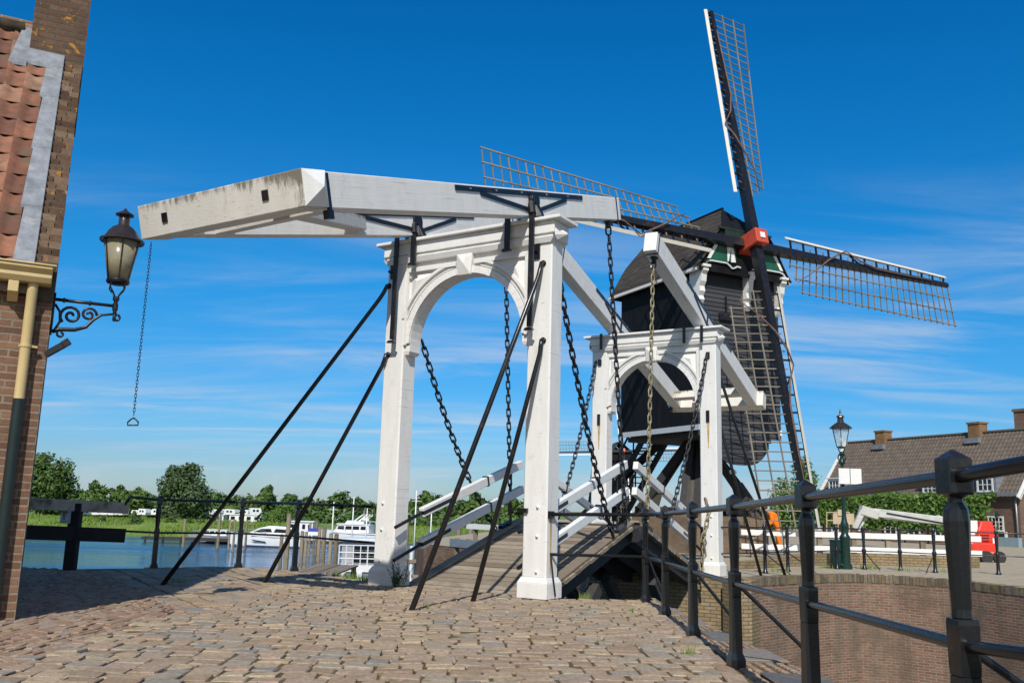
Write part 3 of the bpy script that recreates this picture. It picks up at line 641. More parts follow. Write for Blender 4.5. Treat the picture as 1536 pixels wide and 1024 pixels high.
# deck leaves with their rails
def leaf(O, sgn, label, skew, v0, L, z0):
    psi = PSI - skew
    if sgn > 0: base = bp(0, v0, z0, O); rz = -psi
    else: base = bp(0, v0, z0, O); rz = -psi+pi
    D = empty('bridge_deck', base, 0, label, 'bridge deck', 'hinged decks of the drawbridge', rot=(.28, 0, rz))
    m = M(); n = int(L/.19)
    for i in range(n): m.bb(-1.22+random.uniform(-.012, .012), 1.22+random.uniform(-.012, .012), i*.19+.014, i*.19+.176, -.055, random.uniform(-.005, .005))
    m.build('deck_planks', MDECK, D)
    for x in (-1.0, -.35, .35, 1.0):
        m = M(); m.bb(x-.09, x+.09, .05, L-.03, -.33, -.056); m.build('girder', MDKW, D)
    m = M(); m.bb(-1.26, 1.26, L-.12, L+.02, -.30, -.058); m.build('cross_girder', MDKW, D)
    for sx in (-1, 1):
        m = M(); m.bb(sx*1.10-.09, sx*1.10+.09, .02, L-.02, .004, .045); m.build('kerb_timber', MDECK, D, bevel=.01)
    t = math.tan(.28); cz = cos(.28)
    for sx in (-1, 1):
        for h in (1.09, .60):
            yo = h*sin(.28); zo = h*cz; m = M(); y1 = L-.03
            m.bb(sx*1.07-.05, sx*1.07+.05, .22+yo, y1+yo*.55, zo-.075, zo+.075)
            r = m.build('rail_beam', MWC if sx > 0 else MW, D, bevel=.01)
            m = M(); m.bb(sx*1.07-.052, sx*1.07+.052, .218+yo, 1.05+yo, zo-.034, zo+.026); m.tube([(sx*1.07, .3+yo, zo-.004), (sx*1.07, -.50+yo, zo-.03)], .028, 8); m.build('rail_slot', MBK, r)
            m = M(); m.bb(sx*1.07-.056, sx*1.07+.056, 2.55, 2.60, zo-.09, zo+.09); m.build('iron_band', MBK, r)
        m = M(); m.tube([(sx*1.07, L-.55, 0), (sx*1.07, L-.55+.31, 1.06)], .018, 8); m.build('rail_stanchion', MBK, D)
        m = M(); m.bb(sx*1.15-.05, sx*1.15+.05, L-.75, L-.4, -.02, .10); m.build('chain_anchor', MBK, D)
    return D
D1 = leaf(O1, 1, 'near plank deck of the drawbridge rising from the paved quay', .05, .42, 3.78, -.04)
D2 = leaf(O2, -1, 'far plank deck of the drawbridge sloping down to the far bank', .05, -.10, 3.92, -.06)
# under the bridge
for G_, y0, y1, z1 in ((G1, .5, 2.6, -.12), (G2, -.3, -2.3, -.12)):
    for x in (-1.0, 0, 1.0):
        m = M(); m.beam((x, y0, -1.9), (x, y1, z1+.1), .18, .2); m.build('support_strut', MDKW, G_)
    m = M(); m.beam((-1.3, y0*.6+y1*.4, -1.05), (1.3, y0*.6+y1*.4, -1.15), .2, .24); m.build('support_beam', MOLDW, G_)
# chains
tipR = B1.matrix_basis @ Vec((1.078, 2.80, -.47)); tipL = B1.matrix_basis @ Vec((-1.078, 2.80, -.47))
lf = lambda D, x, y, z=0: D.matrix_basis @ Vec((x, y, z))
chain('bridge_chain', 'iron chain hanging from the right tip of the near balance beam to the deck', sag(tipR, lf(D1, 1.16, 3.45, .1), .05), .128, .0165, MCH, group='bridge lifting chains')
chain('bridge_chain', 'iron chain seen through the near arch, hanging from the left tip of the beam', sag(tipL, lf(D1, -1.16, 3.45, .1), .05), .128, .0165, MCH, group='bridge lifting chains')
tR2 = B2.matrix_basis @ Vec((-1.064, 3.25, -.48)); tL2 = B2.matrix_basis @ Vec((1.064, 3.25, -.48))
chain('bridge_chain', 'yellowish iron chain hanging under the square white tip of the far beam', sag(tR2, lf(D2, -1.16, 3.40, .1), .03), .128, .0165, MCHY, group='bridge lifting chains')
chain('bridge_chain', 'iron chain behind the near right post, hanging from the far beam left tip', sag(tL2, lf(D2, 1.16, 3.40, .1), .03), .128, .0165, MCH, group='bridge lifting chains')
chain('slack_chain', 'slack chain from behind the near right post down to the deck edge', sag(bp(-1.40, .36, 4.95), lf(D1, 1.20, 2.75, .08), .30), .135, .018, MCH, group='slack pulling chains')
chain('slack_chain', 'slack chain from the near left post down behind the two black rods', sag(bp(1.06, .36, 3.85), lf(D1, -1.18, 2.9, .08), .30), .135, .018, MCH, group='slack pulling chains')
chain('slack_chain', 'slack chain on the front of the far right post, running to the deck edge', sag(bp(-1.35, -.05, 4.72, O2), lf(D2, -1.2, 2.6, .08), .30), .135, .016, MCH, group='slack pulling chains')
chain('slack_chain', 'slack chain from the far left post, crossing behind the near slack chain', sag(bp(1.42, -.05, 4.72, O2), lf(D2, 1.2, 2.6, .08), .30), .135, .016, MCH, group='slack pulling chains')
a = at(1058, 748, 19.6); pile = [a, at(1063, 768, 19.6), at(1059, 790, 19.55), at(1054, 808, 19.5), at(1056, 828, 19.5), at(1052, 848, 19.4), at(1055, 864, 19.3)]
chain('hanging_chain', 'loose rusty chain bundle beside the foot of the far right post', pile, .15, .02, MCHY)
cT = B1.matrix_basis @ Vec((-1.30, -4.86, -.24)); cB = at(183, 622, cT.y)
cB = Vec((cT.x, cT.y, cB.z))
def handle(m):
    c = cB+Vec((0, 0, -.03)); X = _R*.06; m.tube([c, c+X*.5+Vec((0, 0, -.02)), c+X+Vec((0, 0, -.05)), c+X+Vec((0, 0, -.085)), c-X+Vec((0, 0, -.085)), c-X+Vec((0, 0, -.05)), c-X*.5+Vec((0, 0, -.02)), c], .009, 6)
chain('pull_chain', 'thin pull chain with a ring handle hanging at the beam end beside the lantern', [cT, cB], .040, .0042, MBK, extra=handle)
# ------------------------------------------------------------------ brick house on the left
AZ = radians(63); BE = Vec((sin(AZ), cos(AZ), 0)); BN = Vec((-cos(AZ), sin(AZ), 0)); BRZ = atan2(BE.y, BE.x)
cor = gg(22, 930); HC = Vec((cor.x, cor.y, 0)); ZB = zg(cor.y)
def onwall(px, py, off=0.0):            # pixel onto the facade plane, in house coordinates (x along, y into the house, z)
    d = ray(px, py); n = BN; P = HC + BN*off; t = ((P-CAM).dot(n))/d.dot(n); X = CAM+d*t; q = X-HC
    return Vec((q.dot(BE), q.dot(BN), X.z))
ZE = onwall(80, 424).z; SL = 1.43; RS = 2.62
house = empty('brick_house', HC, BRZ, 'old brown brick house at the left edge with orange pantile roof and tall chimney', 'house')
# wall with gable, as one solid block
m = M(); f = lambda a, b, d: (d, a, b)
prof_ = [(0, ZB-.6), (2*RS+.4, ZB-.6), (2*RS+.4, ZE), (RS+.2, ZE+SL*(RS+.2)), (0, ZE)]
m.prism(prof_, f, -14, 0); wall = m.build('wall', MBRN, house)
# gable parapet: stepped brick-on-edge slope
m = M(); n = int(RS/.062)
for i in range(n):
    y = i*.062; j = random.uniform(-.004, .004)
    z = ZE + SL*y
    xs_ = [-.215, -.215+.227*random.choice((.33, .5, .66)), .012]
    for xa_, xb_ in zip(xs_, xs_[1:]):
        q = random.uniform(-.009, .009); zt_ = z+.115+random.uniform(-.003, .003); m.bb(xa_+j+.004, xb_+j-.004, y-.033+q, y+.16, zt_-.074, zt_)
m.build('gable_parapet', MPAR, house)
m = M(); m.prism([(-.02, ZE-.2), (RS, ZE+SL*RS-.1), (RS, ZE+SL*RS+.085), (-.02, ZE+.065)], f, -.205, .004); m.build('parapet_mortar', simple('dark_mortar', (.085, .07, .05), .95, 0, .3, 9, .3), house)
# pantiles
def pantiles(m, x0, x1, y0, y1, z0, tw, rows, amp, nseg, lift=.03, flip=1):
    ncol = int(round((x1-x0)/tw))
    for r in range(rows):
        ya, yb = y0+(y1-y0)*r/rows, y0+(y1-y0)*(r+1.06)/rows; za, zb = z0(ya)+lift, z0(min(yb, y1))+.004
        for c in range(ncol):
            vs = []; j = random.uniform(-.006, .006); jl = random.uniform(-.004, .008)
            for k in range(nseg+1):
                t = k/nseg; x = x0+(c+t)*tw; h = amp*(cos(2*pi*t)*.6 + .4*cos(pi*t)) + j*t
                vs += [(x, ya, za-.028), (x, ya-.002, za+h+jl), (x, yb, zb+h)]
            fs = []
            for k in range(nseg):
                a = k*3; fs += [(a, a+3, a+4, a+1), (a+1, a+4, a+5, a+2)]
            m.add(vs, fs, random.random())
m = M(); zr = lambda y: ZE+.10+SL*y
pantiles(m, -.385-.205*14, -.385, -.12, RS-.06, zr, .205, 14, .036, 10, .05)
roof = m.build('roof', MTILE, house, True, autos=50)
m = M()
m.prism([(-.10, ZE-.10), (RS, ZE+SL*RS-.03), (RS, ZE+SL*RS-.1), (-.10, ZE-.16)], f, -6, -.22); m.build('roof_deck', MOLDW, roof)
m = M(); zf = lambda y: ZE+.165+SL*y; yy = -.10; i = 0
while yy < RS-.45:
    ye = min(yy+.62, RS-.4); w0 = -.40-.008*(i % 2); m.hexa([(w0, yy, zf(yy)-.02), (-.20, yy, zf(yy)-.02), (-.20, ye+.05, zf(ye+.05)-.03), (w0+.03, ye+.05, zf(ye+.05)-.03), (w0, yy, zf(yy)+.016), (-.20, yy, zf(yy)+.03), (-.20, ye+.05, zf(ye+.05)+.008), (w0+.03, ye+.05, zf(ye+.05)-.002)]); yy += .6; i += 1
m.hexa([(-.63, RS-.54, zf(RS-.54)-.02), (-.2, RS-.54, zf(RS-.54)-.02), (-.2, RS-.4, zf(RS-.4)-.02), (-.63, RS-.4, zf(RS-.4)-.02), (-.63, RS-.54, zf(RS-.54)+.03), (-.2, RS-.54, zf(RS-.54)+.04), (-.2, RS-.4, zf(RS-.4)+.06), (-.63, RS-.4, zf(RS-.4)+.06)])
m.hexa([(-.80, RS-.58, zf(RS-.58)-.02), (-.60, RS-.58, zf(RS-.58)-.02), (-.60, RS-.1, zf(RS-.1)-.02), (-.72, RS-.1, zf(RS-.1)-.02), (-.80, RS-.58, zf(RS-.58)+.02), (-.60, RS-.58, zf(RS-.58)+.03), (-.60, RS-.1, zf(RS-.1)+.03), (-.72, RS-.1, zf(RS-.1)+.02)])
m.build('lead_flashing', MLEAD, roof, bevel=.006)
m = M(); m.tube([(-8, RS-.05, ZE+SL*RS+.02), (-.7, RS-.05, ZE+SL*RS+.02)], .11, 8); m.build('ridge_tiles', simple('mossy_ridge', (.10, .085, .06), .9, 0, .5, 8, .5, .2, (.08, .10, .03), .6), roof, True)
m = M(); m.bb(-.60, .02, RS-.40, RS+.30, ZE+SL*(RS-.8), 8.4); m.bb(-.65, .07, RS-.45, RS+.35, 8.4, 8.62); m.bb(-.62, .045, RS-.42, RS+.32, 8.2, 8.4)
m.build('chimney', brickmat('chimney_brick', (.105, .06, .04), (.165, .098, .066), (.10, .085, .066), .22, .078, .012, (.05, .035, .028), .5, (.42, .21, .03)), roof)
# gutter and drainpipe
m = M(); g = lambda a, b, d: (d, a, b)
m.prism([(-.28, ZE+.10), (-.02, ZE+.10), (-.02, ZE-.06), (-.20, ZE-.06), (-.235, ZE-.01), (-.235, ZE+.03), (-.28, ZE+.07)], g, -8, -.03)
gut = m.build('gutter', MCREAM, house, bevel=.008)
m = M(); m.prism([(-.295, ZE+.115), (-.02, ZE+.115), (-.02, ZE+.10), (-.295, ZE+.10)], g, -8, .0); m.build('gutter_lip', MCREAM, gut, bevel=.004)
for i in range(6):
    m = M(); x = onwall(18, 455).x-.75*i; m.prism([(-.21, ZE-.065), (-.005, ZE-.065), (-.005, ZE-.24), (-.06, ZE-.24), (-.13, ZE-.19), (-.21, ZE-.17)], lambda a, b, d: (x+d, a, b), -.045, .045); m.build('bracket', MCREAM, gut, bevel=.006)
px_ = onwall(46, 460).x; zc_ = onwall(17, 606).z
m = M(); m.tube([(px_, -.12, ZE-.06), (px_, -.12, ZE-.12), (px_, -.085, ZE-.22), (px_, -.085, zc_)], .048, 14)
pipe = m.build('drainpipe', MCREAM, house, True, autos=50)
m = M(); m.tube([(px_, -.085, zc_+.05), (px_, -.085, ZB+.03)], .052, 14); m.build('lower_pipe', simple('dark_green_pipe', (.012, .022, .022), .35, 0, .2, 6, .05), pipe, True, autos=50)
m = M()
zz = onwall(35, 520).z; m.tube([(px_, -.085, zz-.014), (px_, -.085, zz+.014)], .055, 14); m.beam((px_+.04, -.09, zz), (px_+.10, -.07, zz-.004), .025, .022); m.beam((px_-.06, -.05, zz), (px_+.06, -.0, zz), .02, .02)
m.build('pipe_clip', MCREAM, pipe)
# ------------------------------------------------------------------ wall lantern on its scrolled bracket
aw = onwall(84, 446); ae = onwall(174, 458)
LN = empty('wall_lantern', HC + BE*aw.x + Vec((0, 0, aw.z)), BRZ, 'black wall lantern with dusty glass on a scrolled iron bracket at the brick house corner', 'lantern')
al_ = ae.x-aw.x; dz = 0
m = M(); m.tube([(-.0, .10, 0), (al_+.02, .10, 0)], .017, 10)
for x in (.12, .55): m.tube([(al_*x, .10, 0), (al_*x+.02, .10, 0)], .026, 10)
m.bb(-.03, .0, .06, .14, -.36, .06)
def spiral(c, r0, r1, a0, a1, n=22): return [(c[0]+(r0+(r1-r0)*i/n)*cos(a0+(a1-a0)*i/n), .10, c[1]+(r0+(r1-r0)*i/n)*sin(a0+(a1-a0)*i/n)) for i in range(n+1)]
m.tube([(.0, .10, -.33), (.06, .10, -.30), (.20, .10, -.29), (.30, .10, -.25), (.36, .10, -.17), (.43, .10, -.11), (.52, .10, -.09), (.60, .10, -.09)], [.02, .022, .02, .018, .016, .014, .012, .01], 8)
m.tube(spiral((.155, -.15), .105, .015, pi*1.25, -pi*2.0), .015, 7); m.tube(spiral((.315, -.12), .075, .012, 0, pi*3), .014, 7)
m.tube(spiral((.08, -.345), .04, .012, pi*.6, pi*2.6, 14), .013, 6); m.tube(spiral((.575, -.125), .038, .01, pi*.5, -pi*1.5, 14), .013, 6)
m.tube([(.0, .10, -.05), (.05, .10, -.12), (.06, .10, -.22), (.02, .10, -.31)], .013, 7)
m.build('bracket', MBK, LN, True)
_lz, _lr = .77, .66
def lsc(o_):
    for v in o_.data.vertices:
        v.co.x = al_+(v.co.x-al_)*_lr; v.co.y = .10+(v.co.y-.10)*_lr; v.co.z *= _lz
m = M(); c = (al_, .10, 0)
m.lathe(c, [(.012, -.21), (.026, -.19), (.022, -.13), (.014, -.11), (.03, -.10), (.032, -.06), (.042, -.05), (.042, .03), (.03, .04), (.034, .07), (.05, .08), (.05, .12), (.02, .13)], 12); m.build('finial_post', MBK, LN, True, autos=40)
zl = .34; hb_ = .165; ht_ = .275
m = M()
for k in range(4):
    a = pi/4+k*pi/2; m.tube([(c[0]+.03*cos(a), .10+.03*sin(a), .12), (c[0]+.07*cos(a), .10+.07*sin(a), .17), (c[0]+.15*cos(a), .10+.15*sin(a), .24), (c[0]+.14*cos(a), .10+.14*sin(a), .30), (c[0]+hb_*.9*cos(a), .10+hb_*.9*sin(a), zl)], .012, 6)
m.lathe(c, [(.10, zl-.05), (hb_, zl-.03), (hb_+.012, zl), (hb_, zl+.02)], 20)
for k in range(6):
    a = 2*pi*k/6+.5; m.beam((c[0]+hb_*cos(a), .10+hb_*sin(a), zl), (c[0]+ht_*cos(a), .10+ht_*sin(a), zl+.55), .016, .016)
m.build('frame', MBK, LN, True, autos=40)
m = M(); m.lathe(c, [(ht_+.0, .895), (ht_+.055, .885), (ht_+.06, .91), (ht_+.01, .93), (.25, .97), (.215, 1.03), (.16, 1.085), (.10, 1.115), (.085, 1.125), (.08, 1.24), (.075, 1.25), (.135, 1.258), (.14, 1.275), (.09, 1.30), (.03, 1.335), (.018, 1.36), (.0, 1.365)], 24)
m.build('hood', simple('copper_brown_hood', (.07, .055, .06), .28, .5, .35, 6, .1, .5), LN, True, autos=40)
m = M(); m.lathe(c, [(hb_-.006, zl+.02), (ht_-.006, zl+.55)], 24); m.build('glass', MGLD, LN, True)
m = M(); m.lathe(c, [(.02, zl+.02), (.022, zl+.16), (.04, zl+.18), (.045, zl+.28), (.02, zl+.34)], 10); m.build('lamp', simple('lamp_tube', (.5, .46, .36), .4), LN, True)
for o_ in KIDS[LN.name][1:]: lsc(o_)
cp = onwall(66, 524)
m = M(); m.beam((0, .05, -.10), (.055, .0, -.02), .02, .02); m.beam((.02, .0, -.05), (.19, -.05, .075), .055, .06); m.beam((.16, -.055, .055), (.215, -.06, .10), .066, .07)
o = m.build('security_camera', MBK, None, bevel=.004, loc=HC+BE*cp.x+Vec((0, 0, cp.z)), rotz=BRZ); tag(o, 'small black security camera on the brick house corner below the lantern', 'camera')
# ------------------------------------------------------------------ cast iron railings
def cpost(m, base, h=1.27, s=1.0, rz=0):
    s *= .80
    x, y, z = base; k = h/1.27
    m.sq(base, [(.075*s, -.02), (.075*s, .05*k), (.052*s, .10*k), (.048*s, .50*k)], rz)
    m.sq((x, y, z), [(.048*s, .50*k), (.050*s, .53*k), (.052*s, .67*k), (.05*s, .69*k)], rz)
    m.lathe(base, [(.046*s, .69*k), (.044*s, .72*k), (.060*s, 1.02*k), (.056*s, 1.06*k), (.036*s, 1.085*k), (.034*s, 1.10*k), (.058*s, 1.115*k)], 8, pi/8, rz=rz)
    m.sq((x, y, z), [(.058*s, 1.112*k), (.060*s, 1.12*k), (.060*s, 1.232*k), (.0585*s, 1.238*k), (.004, 1.272*k)], rz)
R_ = empty('iron_railing', (2.0, 8, 0), 0, 'black cast iron railing of square headed posts along the near quay on the right', 'railing')
off = Vec((2.0, 8, 0)); fence = []
for px, Y in ((968, 13.0), (997.5, 11.2), (1038.5, 9.15), (1101, 7.2), (1210, 5.2), (1436, 3.28)):
    p = at(px, 800, Y); p.z = zg(Y)+.0095*max(0, 8-Y); fence.append(p)
extra = fence[-1] + (fence[-1]-fence[-2])*.95 + Vec((.25, 0, .08)); fence.append(extra)
for i, p in enumerate(fence):
    m = M(); cpost(m, p-off, 1.27, .95, .12); m.build('post', MBKM, R_, bevel=.003, seg=1)
gp = bp(-1.50, .10)
top = [gp+Vec((0, 0, 1.145))] + [p+Vec((0, 0, 1.175)) for p in fence]; low = [gp+Vec((0, 0, .60))] + [p+Vec((0, 0, .60)) for p in fence]
m = M(); m.tube([q-off for q in top], .027, 10); m.build('top_rail', MBKM, R_, True)
m = M(); m.tube([q-off for q in low], .022, 10); m.build('lower_rail', MBKM, R_, True)
for i in (0, 2, 3, 5):
    p = fence[i]-off; ex = rqx(fence[i].y)-fence[i].x+.05; m = M()
    m.tube([p+Vec((.02, 0, .58)), p+Vec((.05, .0, .57)), p+Vec((ex*.88, .06, .16)), p+Vec((ex, .06, .08)), p+Vec((ex, .06, -.06))], .016, 7); m.build('brace', MBKM, R_, True)
# gate post bracket + short strut rods at the gate
m = M(); q = lx(gp, O1); m.bb(1.545, 1.575, .02, .16, 1.09, 1.19); m.build('rail_bracket', MBKM, G1); m = M(); m.tube([(1.56, .1, .58), (1.60, .1, .30), (1.62, .14, .04)], .012, 6); m.build('rail_bracket', MBKM, G1)
m = M(); m.bb(-.0, .0, 0, 0, 0, 0) if False else m.bb(1.08, 1.24, -.045, 0, 1.16, 1.22); m.build('rail_bracket', MBKM, G1)
# left railing
L_ = empty('iron_railing', gz(230, 852, 0), 0, 'black iron railing above the river, left of the near white gate', 'railing'); off2 = Vec(L_.location)
lp = [gz(230, 852), gz(357, 850.5), gz(441, 857)]
for p in lp:
    m = M(); cpost(m, p-off2, 1.27, 1.05, .5); m.build('post', MBKM, L_, bevel=.003, seg=1)
st = at(190, 752, lp[0].y-.45); ga = bp(1.50, .17)
tp = [p+Vec((0, 0, 1.20)) for p in lp]
m = M(); m.tube([q-off2 for q in [st+Vec((-.02, 0, -.06)), st, st+Vec((.06, 0, .08)), *tp, ga+Vec((0, 0, 1.18))]], .024, 8); m.build('top_rail', MBKM, L_, True)
m = M(); m.tube([q-off2 for q in [at(186, 796, lp[0].y-.4), *[p+Vec((0, 0, .62)) for p in lp], ga+Vec((0, 0, .62))]], .018, 8); m.build('lower_rail', MBKM, L_, True)
# timber barrier in the house's shade
tb = gz(102, 854); T_ = empty('timber_barrier', tb, 0, 'dark timber barrier with weathered grey top beam in the shade of the house', 'barrier')
d = (lp[0]-tb).normalized(); a = at(30, 754, tb.y-.35)-tb; b_ = at(193, 762, tb.y+.45)-tb
m = M(); m.beam(a, b_, .12, .19); m.build('top_beam', varmat('pale_weathered_timber', [(0, (.42, .38, .31)), (1, (.5, .45, .37))], .85, 6, .4, .4, (.10, .09, .075), 2.5, .8, .2, (.4, 3, 3)), T_, bevel=.012)
m = M(); m.beam(at(20, 797, tb.y-.4)-tb, at(188, 803, tb.y+.4)-tb, .06, .235); m.build('lower_board', MDKW, T_, bevel=.008)
m = M(); m.beam(Vec((0, .06, -.1)), Vec((-.0, .06, 1.10)), .19, .14, (0, 1, 0)); m.build('post', MDKW, T_, bevel=.01)
q0 = at(100, 771, tb.y-.02)-tb
m = M(); m.bb(q0.x-.085, q0.x+.085, q0.y-.032, q0.y-.022, q0.z-.15, q0.z+.13); pl = m.build('notice', simple('torn_notice', (.42, .50, .56), .6, 0, .5, 7, .05), T_)
m = M()
for i in range(7): m.bb(q0.x-.06+.004*i, q0.x-.01+.05*random.random(), q0.y-.038, q0.y-.033, q0.z+.09-.03*i, q0.z+.105-.03*i)
m.build('smeared_mark', simple('brown_smear', (.12, .07, .06), .7), pl)
# ------------------------------------------------------------------ railing along the far quay
F_ = empty('iron_railing', (7.5, 22.5, FARZ), 0, 'thin black iron railing on the brick edge of the far quay', 'railing'); off3 = Vec((7.5, 22.5, FARZ))
fpts = [gz(x, y, FARZ) for x, y in ((1148, 859.5), (1182, 857), (1256, 853), (1297, 853.5), (1351, 855), (1403, 858.5), (1498, 861.5))]
st0 = bp(-1.53, .17, FARZ, O2)
nx = fpts[-1]+Vec((1.6, -1.2, 0))
for p in fpts+[nx]:
    m = M(); b0 = p-off3
    m.lathe(b0, [(.07, -.01), (.07, .03), (.045, .06), (.04, .40), (.055, .43), (.055, .50), (.036, .53), (.034, .60), (.048, .92), (.03, .96), (.03, .98), (.052, .99), (.052, 1.05), (.03, 1.09), (.004, 1.10)], 10); m.build('post', MBKM, F_, True, autos=40)
for h, r, nme in ((1.02, .016, 'top_rail'), (.46, .014, 'lower_rail')):
    m = M(); m.tube([q-off3+Vec((0, 0, h)) for q in [st0]+fpts+[nx]], r, 7); m.build(nme, MBKM, F_, True)
for i, (ex, ey) in ((0, (.45, -.35)), (3, (.1, -.75)), (1, (.5, -.5)), (5, (-.5, -.6))):
    p = fpts[i]-off3; m = M(); m.tube([p+Vec((0, 0, .45)), p+Vec((ex*.8, ey*.8, .12)), p+Vec((ex, ey, .02)), p+Vec((ex, ey, -.3))], .012, 6); m.build('brace', MBKM, F_, True)
# ------------------------------------------------------------------ post mill
MLB = whitepaint('cream_sail_board', 0, .4, (.66, .63, .55))
def mill(loc, rotz, th, tilt, hubz, label, group=None, detail=True):
    ML = empty('windmill', loc, rotz, label, 'windmill', group)
    f = lambda a, b, d: (a, d, b); g = lambda a, b, d: (d, a, b)
    # body: x sideways, y backwards from the sails, z up
    BW, Y0, Y1, ZB_, ZT = 1.75, .75, 5.45, 4.15, 9.45
    m = M(); m.bb(-BW, BW, Y0+.03, Y1, ZB_, ZT+.3)
    body = m.build('body', MTAR, ML)
    if detail:
        n = 26
        for sx in (-1, 1):
            m = M()
            for i in range(n):
                y = Y0+.05+(Y1-Y0-.1)*i/n; m.bb(sx*BW-.02, sx*BW+.02+random.uniform(0, .006), y+.006, y+(Y1-Y0-.1)/n-.006, ZB_-.02, ZT)
            m.build('side_boards', MTAR, body)
        # lapped front boards with the scalloped skirt
        low = lambda s: 3.78 if abs(s) > 1.32 else (3.66-.0*s if abs(s) > 1.2 else 2.86+.62*(abs(s)/1.2)**3.2)
        m = M(); z = ZT
        while z > 2.9:
            z0 = z-.155; ns_ = 30 if z0 > 3.85 else 150; xs = [-1.77+3.54*i/ns_ for i in range(ns_+1)]
            for a, b_ in zip(xs, xs[1:]):
                lo = max(z0, low((a+b_)/2))
                if lo < z: m.hexa([(a, Y0-.035, lo), (b_, Y0-.035, lo), (b_, Y0+.02, lo), (a, Y0+.02, lo), (a, Y0-.008, z), (b_, Y0-.008, z), (b_, Y0+.02, z), (a, Y0+.02, z)], random.Random(int(z*100)).random())
            z = z0
        m.build('front_boards', MTARG, body)
        m = M(); m.bb(-.9, -.35, Y0-.12, Y0-.03, 7.75, 7.98); m.bb(-.62, -.57, Y0-.1, Y0-.04, 7.98, 8.6); m.build('shutter', MBK, body); m = M(); m.bb(.55, 1.0, Y0-.1, Y0-.03, 6.3, 6.95); m.build('shutter', MBK, body)
        for sx in (-1, 1):
            m = M(); m.bb(sx*BW-.04, sx*BW+.045, Y0-.05, Y1+.04, ZB_-.20, ZB_-.02); m.build('sill_beam', whitepaint('sill_grey', 0, .2, (.48, .52, .55)) if sx < 0 else MW, body)
        for s_ in (-1.72, .30, 1.72):
            m = M(); P = [(Y0-.01, 9.42), (Y0-.44, 9.42), (Y0-.44, 9.30), (Y0-.34, 9.22), (Y0-.30, 8.95), (Y0-.20, 8.80), (Y0-.24, 8.62), (Y0-.14, 8.48), (Y0-.20, 8.34), (Y0-.10, 8.20), (Y0-.03, 8.18)]
            m.prism(P, g, s_-.11, s_+.11); m.bb(s_-.16, s_+.16, Y0-.50, Y0, 9.421, 9.50); m.build('corner_bracket', MW, body)
            if s_ < 0:
                m = M(); m.bb(-BW-.06, -BW+.20, Y0-.03, Y0+.36, 8.42, 9.42); m.build('corner_board', MW, body)
    else:
        m = M(); m.bb(-1.4, 1.4, Y0-.03, Y0+.03, 3.0, ZB_); m.build('front_boards', MTARG, body)
    # bell shaped roof
    pr_ = [(2.06, 9.36), (1.86, 9.62), (1.66, 9.95), (1.46, 10.32), (1.20, 10.72), (.86, 11.12), (.45, 11.60), (0, 12.08)]
    half = pr_; RY0, RY1, RP = .30, 5.95, 1.55; m = M()
    nrow = 5
    for sx in (-1, 1):
        for (a, za), (b_, zb) in zip(half, half[1:]):
            for r in range(nrow):
                t0, t1 = r/nrow, (r+1)/nrow; xa, xb = a+(b_-a)*t0, a+(b_-a)*t1; z0, z1 = za+(zb-za)*t0, za+(zb-za)*t1
                fa = RY0 if z0 <= 10.9 else RY0+(RP-RY0)*(z0-10.9)/(12.08-10.9); fb = RY0 if z1 <= 10.9 else RY0+(RP-RY0)*(z1-10.9)/(12.08-10.9)
                k = 14 if detail else 1
                for c in range(k):
                    ya0 = fa+(RY1-fa)*c/k; ya1 = fa+(RY1-fa)*(c+1)/k; yb0 = fb+(RY1-fb)*c/k; yb1 = fb+(RY1-fb)*(c+1)/k
                    m.add([(sx*(xa+.012), ya0, z0+.014), (sx*(xa+.012), ya1, z0+.014), (sx*xb, yb1, z1), (sx*xb, yb0, z1), (sx*xa, ya0, z0), (sx*xa, ya1, z0)], [(0, 1, 2, 3), (4, 5, 1, 0)])
    roof = m.build('roof', MSHING, ML)
    inner = [(x-.05 if x > .05 else x, z-.06) for x, z in half]
    m = M(); poly = [(x, z) for x, z in inner if z < 10.9]; m.prism([(-x, z) for x, z in poly[::-1]]+[(x, z) for x, z in poly][::1], f, RY0+.03, RY0+.06) if False else None
    P2 = [(x, z) for x, z in inner if z < 10.86]; P2.append((1.02, 10.86)); loop = P2+[(-x, z) for x, z in P2[::-1]]
    m.prism(loop, f, RY0+.06, RY0+.10); m.build('gable_boards', MTAR, roof); m = M()
    m.prism([(x, z) for x, z in inner]+[(-x, z) for x, z in inner[::-1][1:]], f, RY1-.1, RY1-.06)
    m.build('gable_boards', MTAR, roof)
    if detail:
        m = M(); m.add([(-1.08, RY0, 10.9), (1.08, RY0, 10.9), (0, RP, 12.09)], [(0, 1, 2)]); m.build('front_hip', MTAR, roof)
        m = M(); m.bb(-1.15, 1.15, RY0-.03, RY0+.05, 10.86, 10.93); m.bb(-.9, .9, RY0-.02, RY0+.055, 10.60, 10.861); m.build('hip_ledge', simple('dull_green', (.012, .03, .022), .6, 0, .4, 6, .1), roof)
        for sx in (-1, 1):
            m = M(); m.bb(sx*2.02-.05, sx*2.02+.05, RY0+.1, RY1-.05, 9.30, 9.40) ; m.build('eaves_board', MW, roof)
            gp_ = [(sx*.42, 9.78), (sx*1.62, 9.62), (sx*1.18, 10.45), (sx*.42, 10.45)]
            m = M(); m.prism(gp_, f, RY0+.02, RY0+.058); gb = m.build('green_board', MGRN, roof)
            for x0, x1, w0, w1 in ((.55, .60, .10, .02), (.78, .70, .02, .12), (1.60, 1.17, .07, .07)):
                m = M(); m.prism([(sx*(x0-w0), 9.74), (sx*(x0+w0), 9.72), (sx*(x1+w1), 10.44), (sx*(x1-w1), 10.44)], f, RY0, RY0+.018); m.build('white_stripe', MWC, gb)
